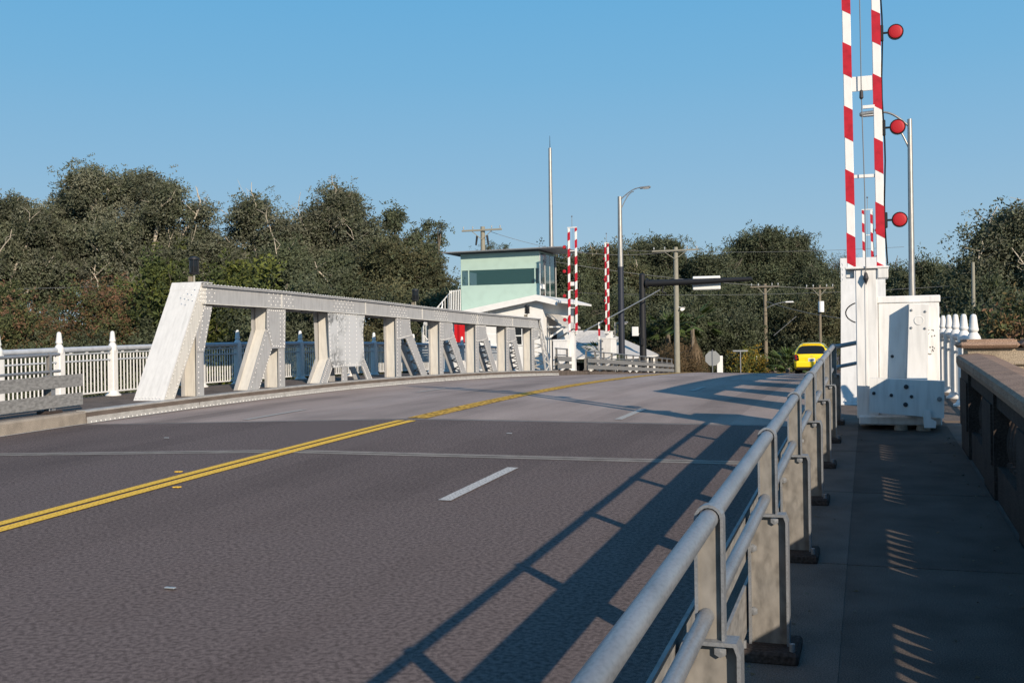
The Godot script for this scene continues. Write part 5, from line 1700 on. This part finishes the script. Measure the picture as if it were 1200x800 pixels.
func _ready() -> void:
	rng.seed = 20240
	waves.seed = 4
	waves.frequency = 0.02
	waves.fractal_octaves = 3
	# camera
	var cam := Camera3D.new()
	cam.name = "camera"
	cam.keep_aspect = Camera3D.KEEP_HEIGHT
	cam.fov = 35.77
	cam.near = 0.05
	cam.far = 6000.0
	add_child(cam)
	cam.rotation.y = deg_to_rad(18.7)
	cam.rotate_object_local(Vector3(0, 0, 1), deg_to_rad(-0.8))
	cam.current = true
	# sky, sun, exposure
	# clear winter sky: pale at the horizon, deepening to the zenith
	var pan := Image.create(64, 512, false, Image.FORMAT_RGBF)
	var steps := [[-90.0, 0.05, 0.055, 0.05], [-8.0, 0.10, 0.13, 0.14], [-1.0, 0.40, 0.50, 0.55], [0.0, 0.47, 0.59, 0.655], [4.0, 0.355, 0.535, 0.675], [9.0, 0.262, 0.485, 0.695], [14.0, 0.185, 0.445, 0.70], [19.0, 0.135, 0.41, 0.70], [30.0, 0.105, 0.33, 0.63], [50.0, 0.075, 0.255, 0.54], [90.0, 0.06, 0.215, 0.48]]
	for y in 512:
		var el := 90.0 - (y + 0.5) / 512.0 * 180.0
		var c := Color(steps[0][1], steps[0][2], steps[0][3])
		for k in steps.size() - 1:
			if el >= steps[k][0]:
				var q: float = clampf((el - steps[k][0]) / (steps[k + 1][0] - steps[k][0]), 0.0, 1.0)
				c = Color(lerpf(steps[k][1], steps[k + 1][1], q), lerpf(steps[k][2], steps[k + 1][2], q), lerpf(steps[k][3], steps[k + 1][3], q))
		for x in 64:
			pan.set_pixel(x, y, c / 1.15)
	var sky := PanoramaSkyMaterial.new()
	sky.panorama = ImageTexture.create_from_image(pan)
	var env := Environment.new()
	env.background_mode = Environment.BG_SKY
	env.sky = Sky.new()
	env.sky.sky_material = sky
	env.tonemap_mode = Environment.TONE_MAPPER_LINEAR
	env.tonemap_exposure = 1.15
	env.sdfgi_enabled = true
	env.ssao_enabled = true
	env.ssil_enabled = true
	var we := WorldEnvironment.new()
	we.name = "world_environment"
	we.environment = env
	add_child(we)
	var sun := DirectionalLight3D.new()
	sun.name = "sun"
	sun.light_color = Color(1.0, 0.93, 0.84)
	sun.light_energy = 1.6
	sun.light_angular_distance = 0.5
	sun.shadow_enabled = true
	add_child(sun)
	sun.look_at_from_position(Vector3.ZERO, Vector3(-1.0, -0.6, -1.07), Vector3.UP)
	make_materials()
	# setting
	make_ground()
	make_road()
	make_walks()
	# bridge
	make_truss("grey riveted steel side truss across the road, with pale end post and painted plate", -13.5, -14.15)
	make_truss("riveted steel truss seen end-on behind the near barrier gate", -0.42, 0.23)
	make_balustrade()
	make_finial_fence("white picket fence with finial posts behind the truss across the road", -15.8, 12.75, 21, 1.62)
	make_finial_fence("row of white finial posts with pickets behind the stone balustrade's end", 1.38, 16.1, 8, 1.62)
	var rp := []
	for k in 9:
		rp.append(-0.62 + k * 1.925)
	make_railing("pipe_railing", "galvanised pipe railing on strapped steel posts running away beside the pavement", -0.468, 1.0, rp, -3.0, 14.95, 15.1)
	make_railing("pipe_railing", "short end of grey railing with two flat beams before the truss, at the left edge", -13.73, -1.0, [9.9, 11.6, 13.3, 15.05], 8.0, 15.3, 15.75)
	make_railing("pipe_railing", "short weathered railing between the truss and the far barrier gate", -13.8, -1.0, [47.2, 49.0], 47.0, 49.1, 49.4)
	make_railing("pipe_railing", "long grey railing descending past the far barrier gates", -13.8, -1.0, [52.6, 54.5, 56.4, 58.3, 60.2, 62.1, 64.0, 65.9, 67.8, 69.7, 71.6, 73.5, 75.4, 77.3], 52.5, 77.5, 77.6)
	# gates
	var g := make_gate("tall red and white barrier gate arms raised over the white housing on the pavement", 7.2)
	var gs := walk_y(14.2)
	g.position = W(0.0, gs, 14.35)
	var g2 := dup(g, W(-13.9, walk_y(50.0) - 0.15, 50.4), PI, "raised barrier gate beside the mint green control room, just past the truss")
	var g3 := dup(g, W(0.03, walk_y(50.0), 50.4), 0.0, "distant barrier gate arms seen between the arms of the near gate")
	dup(g, W(-14.45, walk_y(60.0) + 0.3, 60.0), -PI * 0.56, "farther barrier gate with its arms edge-on, left of the tall street lamp")
	# pedestrian barrier
	var pg := thing("pedestrian_barrier", "short red and white pedestrian barrier arm on a white post", "barrier", W(-14.92, walk_y(60.0), 60.0))
	var pb := MB.new(); pb.span(Vector3(-0.14, 0, -0.14), Vector3(0.14, 0.95, 0.14), 0.02); obj("post", pb, M.gate_plain, pg, true)
	var pa := MB.new(); pa.bar(Vector3(0, 0.9, 0.05), Vector3(0, 2.9, 0.05), Vector3.RIGHT, 0.1, 0.05, 0.005); var pao := obj("arm", pa, M.gate_plain, pg, true)
	for h in [1.3, 2.1]:
		var ps := MB.new(); ps.span(Vector3(-0.053, h, 0.02), Vector3(0.053, h + 0.42, 0.08)); obj("stripe", ps, M.red_sheet, pao, true)
	# lamps on the truss
	make_truss_lamp(-13.82, chord_y(19.5) + 0.06, 19.45, "black navigation lamp on the nearest top corner of the truss")
	make_truss_lamp(-13.82, chord_y(31.2) + 0.03, 31.2, "black navigation lamp halfway along the truss's top chord")
	make_truss_lamp(-13.82, chord_y(42.9) + 0.03, 42.9, "black navigation lamp at the far end of the truss, against the white gable")
	make_keeper_house()
	make_far_house()
	# masts and lamps
	var ms := thing("antenna_mast", "tall slim silver mast with a dark band beside the control room", "mast", W(-17.15, -2.2, 57.9))
	var mb := MB.new(); mb.tube([Vector3(0, 0, 0), Vector3(0, 8, 0), Vector3(0, 13.2, 0)], [0.135, 0.125, 0.09], 14); obj("pole", mb, M.silver_pole, ms, true)
	var mt := MB.new(); mt.tube([Vector3(0, 13.2, 0), Vector3(0, 13.9, 0)], [0.02, 0.01], 6); obj("lightning_rod", mt, M.dark_iron, ms, true)
	var mk := MB.new(); mk.tube([Vector3(0, 6.7, 0), Vector3(0, 7.1, 0)], [0.165], 14); obj("clamp_band", mk, M.dark_iron, ms, true)
	make_street_lamp("tall silver street lamp with a dark painted lower shaft, left of the mast arm", -15.42, -2.3, 68.0, 11.7, 0.22, 1.9, 1.0, 7.1)
	make_street_lamp("silver street lamp rising behind the near barrier gate's housing", 1.3, -1.3, 36.0, 8.2, 0.11, 1.15, -1.0, 0.0)
	make_street_lamp("small distant street lamp in front of the trees beside the far gate", -17.5, -3.0, 75.0, 4.3, 0.06, 0.4, 1.0, 0.0)
	# mast arm
	var ma := thing("mast_arm_signal", "black mast arm pole reaching over the road with a white sign behind it", "signal pole", W(-14.95, -2.6, 72.6))
	var m1 := MB.new(); m1.tube([Vector3(0, 0, 0), Vector3(0, 7.1, 0)], [0.25, 0.2], 14); m1.lathe(Vector3(0, 7.1, 0), [Vector2(0.21, 0), Vector2(0.15, 0.08), Vector2(0, 0.12)], 14); obj("pole", m1, M.dark_iron, ma, true)
	var m2 := MB.new(); m2.tube([Vector3(0.2, 6.5, 0), Vector3(4.0, 6.52, 0), Vector3(7.5, 6.58, 0)], [0.24, 0.2, 0.14], 14); m2.tube([Vector3(0.28, 6.5, 0), Vector3(0.42, 6.5, 0)], [0.34], 12); obj("arm", m2, M.dark_iron, ma, true)
	var m3 := MB.new(); m3.obox(Vector3(4.4, 6.42, -0.32), Vector3(0.95, 0, 0), Vector3(0, 0.47, 0), Vector3(0, 0, 0.06), 0.055); obj("sign_panel", m3, M.sign_white, ma, true)
	var m4 := MB.new(); m4.span(Vector3(-0.75, 2.85, -0.1), Vector3(-0.3, 3.5, 0.15), 0.03); m4.tube([Vector3(-0.35, 3.0, 0), Vector3(0, 3.0, 0)], [0.04], 6); obj("control_box", m4, M.sign_white, ma, true)
	var m5 := MB.new(); m5.tube([Vector3(1.5, 6.3, 0.1), Vector3(1.4, 5.9, 0.1), Vector3(1.7, 5.75, 0.1)], [0.05], 7); m5.span(Vector3(-0.1, 2.2, 0.22), Vector3(0.12, 2.7, 0.36), 0.03); obj("camera_bracket", m5, M.dark_iron, ma, true)
	# utility poles
	make_utility_pole("greenish wooden utility pole behind the mast arm, with crossarm and side lamp", -14.9, -3.5, 86.0, 7.5, 0.24, 1.9, true, "dish")
	make_utility_pole("wooden utility pole with a white lamp arm, left of the yellow car", -9.1, -3.5, 100.0, 5.0, 0.2, 1.3, false, "lamp")
	make_utility_pole("thin utility pole carrying a white transformer can above the yellow car", -4.12, -3.5, 97.0, 4.6, 0.14, 1.2, false, "can")
	make_utility_pole("wooden utility pole top rising behind the mint green control room", -27.6, -3.6, 75.0, 8.7, 0.22, 1.6, true, "drop")
	make_utility_pole("plain wooden pole without crossarm in front of the right-hand trees", 3.87, -4.0, 45.0, 2.85, 0.085, 0.0, true, "")
	# cables
	make_cable("thick pale cable sloping up from the far gate to the mast arm", W(-16.4, 0.55, 62.0), W(-13.6, 3.4, 72.0), 0.03, 0.045, true)
	make_cable("thin cable strung along the dark trees from the control room to the right", W(-27.0, 4.6, 98.0), W(8.0, 4.3, 98.0), 0.5, 0.018)
	make_cable("upper thin cable between the lamp-arm pole and the transformer pole", W(-26.0, 6.9, 88.0), W(-4.12, 4.3, 97.0), 0.4, 0.02)
	make_cable("slack cable from the lamp-arm pole sagging towards the near gate", W(-9.1, 3.4, 100.0), W(2.0, 1.2, 90.0), 0.5, 0.03)
	make_cable("short guy cable left of the transformer pole", W(-8.2, 0.2, 98.0), W(-6.2, 1.9, 98.0), 0.0, 0.035)
	make_cable("level cable crossing high before the tallest middle tree", W(-22.0, 8.6, 100.0), W(3.0, 7.9, 100.0), 0.3, 0.016)
	make_cable("thin wires running left of the control room pole across the sky", W(-27.0, 8.3, 75.0), W(-15.0, 7.2, 86.0), 0.9, 0.016)
	make_cable("thin wire low across the leftmost oak trees", W(-62.0, 4.2, 58.0), W(-36.0, 4.2, 58.0), 0.15, 0.018)
	make_cable("thin wire right of the street lamp before the distant trees", W(-1.0, 2.0, 60.0), W(6.0, 2.1, 60.0), 0.1, 0.02)
	# signs at the far end of the bridge
	var sg := thing("stop_sign", "octagonal sign seen from its bare grey back beyond the crest", "sign", W(-11.75, -2.9, 84.0))
	var s1 := MB.new(); var oc := []
	for i in 8:
		oc.append(Vector2(cos(TAU * (i + 0.5) / 8.0), sin(TAU * (i + 0.5) / 8.0)) * 0.62)
	s1.prism(oc, Vector3(0, 1.35, 0), Vector3.RIGHT, Vector3.UP, Vector3(0, 0, 0.012)); obj("panel", s1, M.sign_back, sg, true)
	var s2 := MB.new(); s2.span(Vector3(-0.035, 0, 0.013), Vector3(0.035, 2.05, 0.06)); obj("post", s2, M.galv, sg, true)
	var s3 := MB.new(); s3.span(Vector3(0.3, -0.1, -0.3), Vector3(0.75, 1.55, -0.2), 0.02); obj("white_board", s3, M.sign_white, sg, true)
	var tg := thing("road_name_sign", "small flat sign blade on a thin post right of the octagonal sign", "sign", W(-10.05, -3.1, 88.0))
	var t1 := MB.new(); t1.span(Vector3(-0.6, 2.0, -0.02), Vector3(0.6, 2.13, 0.02), 0.01); obj("blade", t1, M.sign_back, tg, true)
	var t2 := MB.new(); t2.tube([Vector3(0, 0, 0), Vector3(0, 2.0, 0)], [0.05], 8); obj("post", t2, M.galv, tg, true)
	for q in [[-9.75, 98.0, "left"], [-9.4, 98.0, "right"]]:
		var mk2 := thing("marker_post", "thin pale marker post at the foot of the lamp-arm pole, %s one of the pair" % q[2], "post", W(q[0], -3.5, q[1]))
		var mm := MB.new(); mm.tube([Vector3(0, 0, 0), Vector3(0, 1.9, 0)], [0.05], 7); mm.lathe(Vector3(0, 1.9, 0), [Vector2(0.05, 0), Vector2(0.03, 0.04), Vector2(0, 0.05)], 7); obj("post", mm, M.house_white, mk2, true)
	make_car(W(-2.62, road_y(-2.6, 53.5), 52.0))
	# vegetation
	var oak := [Color(0.101, 0.112, 0.0714), Color(0.122, 0.131, 0.0903), Color(0.0798, 0.0924, 0.0546), Color(0.149, 0.154, 0.111)]
	var dark := [Color(0.0756, 0.0914, 0.0515), Color(0.0914, 0.105, 0.063), Color(0.0609, 0.0756, 0.042), Color(0.105, 0.119, 0.0766)]
	var olive := [Color(0.108, 0.104, 0.0567), Color(0.09, 0.0954, 0.0522), Color(0.0738, 0.0864, 0.0477)]
	var rust := [Color(0.156, 0.0943, 0.0476), Color(0.139, 0.107, 0.0476), Color(0.082, 0.0943, 0.041), Color(0.156, 0.0902, 0.0574), Color(0.0656, 0.082, 0.0344), Color(0.0984, 0.107, 0.0451), Color(0.0738, 0.0902, 0.0394)]
	var lime := [Color(0.111, 0.128, 0.0298), Color(0.0808, 0.102, 0.0298), Color(0.0553, 0.0723, 0.0255)]
	var gl := "broad oak trees on the far left bank"
	crown_tree("oak_tree", "oak at the left edge of the picture with bare pale limbs", "edge", 9000, oak, gl)
	crown_tree("oak_tree", "largest broad oak, its crown the highest on the left", "big", 23000, oak, gl, "oak", "bark_pale", 0.45)
	crown_tree("oak_tree", "airy oak with a thin top, left of the truss's middle", "thin", 7500, oak, gl)
	crown_tree("oak_tree", "oak with the peaked crown above the painted truss plate", "peak", 12500, oak, gl)
	crown_tree("oak_tree", "lower dark oak between the two peaked crowns", "mid", 8000, dark, gl)
	crown_tree("oak_tree", "brownish round tree left of the control room stair", "brown", 6500, olive, gl, "oak", "bark", 0.25)
	crown_tree("oak_tree", "dark tree filling the gap behind the leftmost oaks", "back", 10000, dark, gl, "oak", "bark", 0.3)
	crown_tree("oak_tree", "low dark oak behind the truss's far half", "lowb", 4500, dark, gl, "oak", "bark", 0.25)
	crown_tree("gum_tree", "tall thin tree of separate leaf tufts, left of the utility pole top", "ta", 750, dark, "thin tufted trees beside the control room", "broad", "bark", 0.2, 0.7)
	crown_tree("gum_tree", "barest thin tree with a few high tufts, next to the control room", "tb", 620, dark, "thin tufted trees beside the control room", "broad", "bark", 0.2, 0.6)
	var gb := "bushes along the far left bank"
	tree_at("bush", "rust-tinged bush at the far left behind the fence", -51.5, 53.0, 3.9, 9.0, -5.0, 9, 6000, rust, gb, "oak", "bark", 0.12, "bush")
	tree_at("bush", "reddest bush, above the second and third fence posts", -44.0, 52.5, 4.3, 8.5, -5.0, 9, 6000, rust, gb, "oak", "bark", 0.12, "bush")
	tree_at("bush", "dark hedge-like bush behind the rust-tinged bushes", -55.0, 57.0, 3.2, 13.0, -4.5, 9, 7000, dark, gb, "oak", "bark", 0.12, "bush")
	tree_at("bush", "yellow-green big-leaved bush just left of the truss's top corner", -38.6, 53.0, 4.9, 4.6, -4.5, 6, 1900, lime, gb, "broad", "bark", 0.12, "bush")
	tree_at("bush", "yellow-green bush seen above the truss's first panel", -35.2, 54.5, 5.2, 5.4, -4.5, 7, 2200, lime, gb, "broad", "bark", 0.12, "bush")
	tree_at("bush", "dark green low bush filling the truss's first opening", -38.0, 51.5, 1.6, 6.0, -5.0, 6, 4500, dark, gb, "oak", "bark", 0.1, "bush")
	tree_at("bush", "green bush below the truss's second and third openings", -31.5, 54.0, 3.7, 8.0, -5.0, 8, 6500, dark, gb, "oak", "bark", 0.12, "bush")
	tree_at("bush", "olive bush behind the middle truss lamp", -27.0, 57.0, 3.8, 6.0, -5.0, 7, 5000, olive, gb, "oak", "bark", 0.12, "bush")
	tree_at("bush", "dark bush against the left wall of the control building", -24.2, 60.0, 3.4, 4.4, -4.5, 6, 3000, dark, gb, "oak", "bark", 0.12, "bush")
	tree_at("bush", "low green thicket under the fence at the left edge", -58.0, 52.0, 1.8, 10.0, -5.5, 8, 5500, dark, gb, "oak", "bark", 0.1, "bush")
	tree_at("bush", "low green thicket below the reddest bush", -47.0, 50.5, 0.9, 9.0, -5.5, 8, 5500, dark, gb, "oak", "bark", 0.1, "bush")
	tree_at("bush", "low green thicket behind the end post of the truss", -40.5, 50.5, 0.4, 7.0, -5.5, 7, 4000, dark, gb, "oak", "bark", 0.1, "bush")
	var gm := "tall dark trees beyond the far end of the bridge"
	crown_tree("far_tree", "tree peeping over the control room's flat roof", "roof", 420, dark, gm, "oak", "bark", 0.2, 0.6)
	crown_tree("far_tree", "tree right behind the silver mast and the far gate", "c0", 7500, dark, gm, "oak", "bark", 0.3, 1.2)
	crown_tree("far_tree", "olive tree between the two far gates", "c1", 9000, olive, gm, "oak", "bark_pale", 0.3, 1.2)
	crown_tree("far_tree", "tree with a ragged top behind the tall street lamp's shaft", "c2", 10500, dark, gm, "oak", "bark", 0.36, 1.2)
	crown_tree("far_tree", "lower tree in the dip of the skyline above the white sign", "c3", 10000, dark, gm, "oak", "bark", 0.3, 1.2)
	crown_tree("far_tree", "biggest dark dome-shaped tree in the middle distance", "c4", 19000, dark, gm, "oak", "bark", 0.45, 1.2)
	crown_tree("far_tree", "dark tree directly behind the yellow car", "c5", 9000, dark, gm, "oak", "bark", 0.3, 1.2)
	tree_at("far_tree", "nearly leafless grey-brown tree left of the near gate", -2.9, 124.0, 9.6, 5.5, 0.0, 7, 1100, olive, gm, "fine", "bark", 0.3, "tree", 1.1)
	crown_tree("far_tree", "bushy tree low beside the near gate's housing, behind the car's right", "c5b", 5500, olive, gm, "oak", "bark", 0.3, 1.2)
	crown_tree("far_tree", "small tree between the near gate's arms and the silver lamp", "c6", 6000, dark, gm, "oak", "bark", 0.3, 1.2)
	crown_tree("far_tree", "rounded tree right of the silver street lamp", "c7", 6500, dark, gm, "oak", "bark", 0.3, 1.2)
	crown_tree("far_tree", "dark tree at the left of the tall right-hand tree", "cr", 7000, dark, gm, "oak", "bark", 0.3, 1.2)
	for q in [[-24.0, 99.0, 4.6, 12.0, "dark lower trees behind the bungalow roof"], [-15.5, 100.0, 4.4, 11.0, "dark lower tree behind the fan palm"], [-8.0, 106.0, 4.5, 11.0, "dark lower tree behind the lamp-arm pole"]]:
		tree_at("far_tree", q[4], q[0], q[1], q[2], q[3], -3.6, 9, 10500, dark, gm, "oak", "bark", 0.25, "tree", 1.2)
	var gr := "trees and bushes at the right edge"
	crown_tree("right_tree", "tall grey-green tree at the right edge, nearest of the tall trees", "tall", 11000, oak, gr, "oak", "bark_pale", 0.32, 0.9)
	tree_at("right_tree", "dark tree at the foot of the tall right-hand tree", 5.6, 52.0, 2.4, 4.6, -4.0, 7, 4900, dark, gr, "oak", "bark", 0.2)
	tree_at("right_bush", "reddish bush hanging over the wing wall's coping", 4.3, 33.0, 1.0, 2.6, -4.5, 7, 2200, rust, gr, "oak", "bark", 0.1, "bush", 0.8)
	tree_at("right_bush", "dark green bush left of the reddish one above the wing wall", 4.4, 42.0, 1.5, 3.6, -4.5, 7, 2800, dark, gr, "oak", "bark", 0.1, "bush", 0.9)
	var gp := "palms beyond the far end of the bridge"
	make_palm("fan_palm", "tall fan palm with a brown skirt of dead fronds, right of the mast arm pole", W(-14.6, -3.5, 92.0), 4.6, 3.0, true, gp)
	make_palm("fan_palm", "second fan palm with green fronds just behind the skirted one", W(-16.9, -3.5, 93.0), 4.2, 2.6, true, gp)
	make_palm("fan_palm", "small palm between the far gates before the bungalow", W(-16.0, -3.8, 64.5), 2.9, 1.7, false, gp)
	make_palm("fan_palm", "low palmetto on the left side of the yellow car", W(-6.6, -3.6, 92.0), 1.1, 2.6, false, gp)
	make_palm("fan_palm", "low palmetto by the foot of the lamp-arm pole", W(-8.0, -3.6, 96.0), 1.1, 2.2, false, gp)
	tree_at("bush", "orange-flowered bush right of the octagonal sign", -9.6, 93.0, -1.5, 1.9, -3.6, 3, 420, [Color(0.3, 0.2, 0.03), Color(0.12, 0.13, 0.03), Color(0.08, 0.1, 0.03)], gb, "oak", "bark", 0.08, "bush", 0.9)
	tree_at("bush", "brown dry thicket around the skirted fan palm's foot", -15.8, 90.0, -0.6, 5.0, -3.6, 5, 1500, [Color(0.16, 0.11, 0.06), Color(0.12, 0.09, 0.05)], gb, "fine", "bark", 0.08, "bush", 0.9)
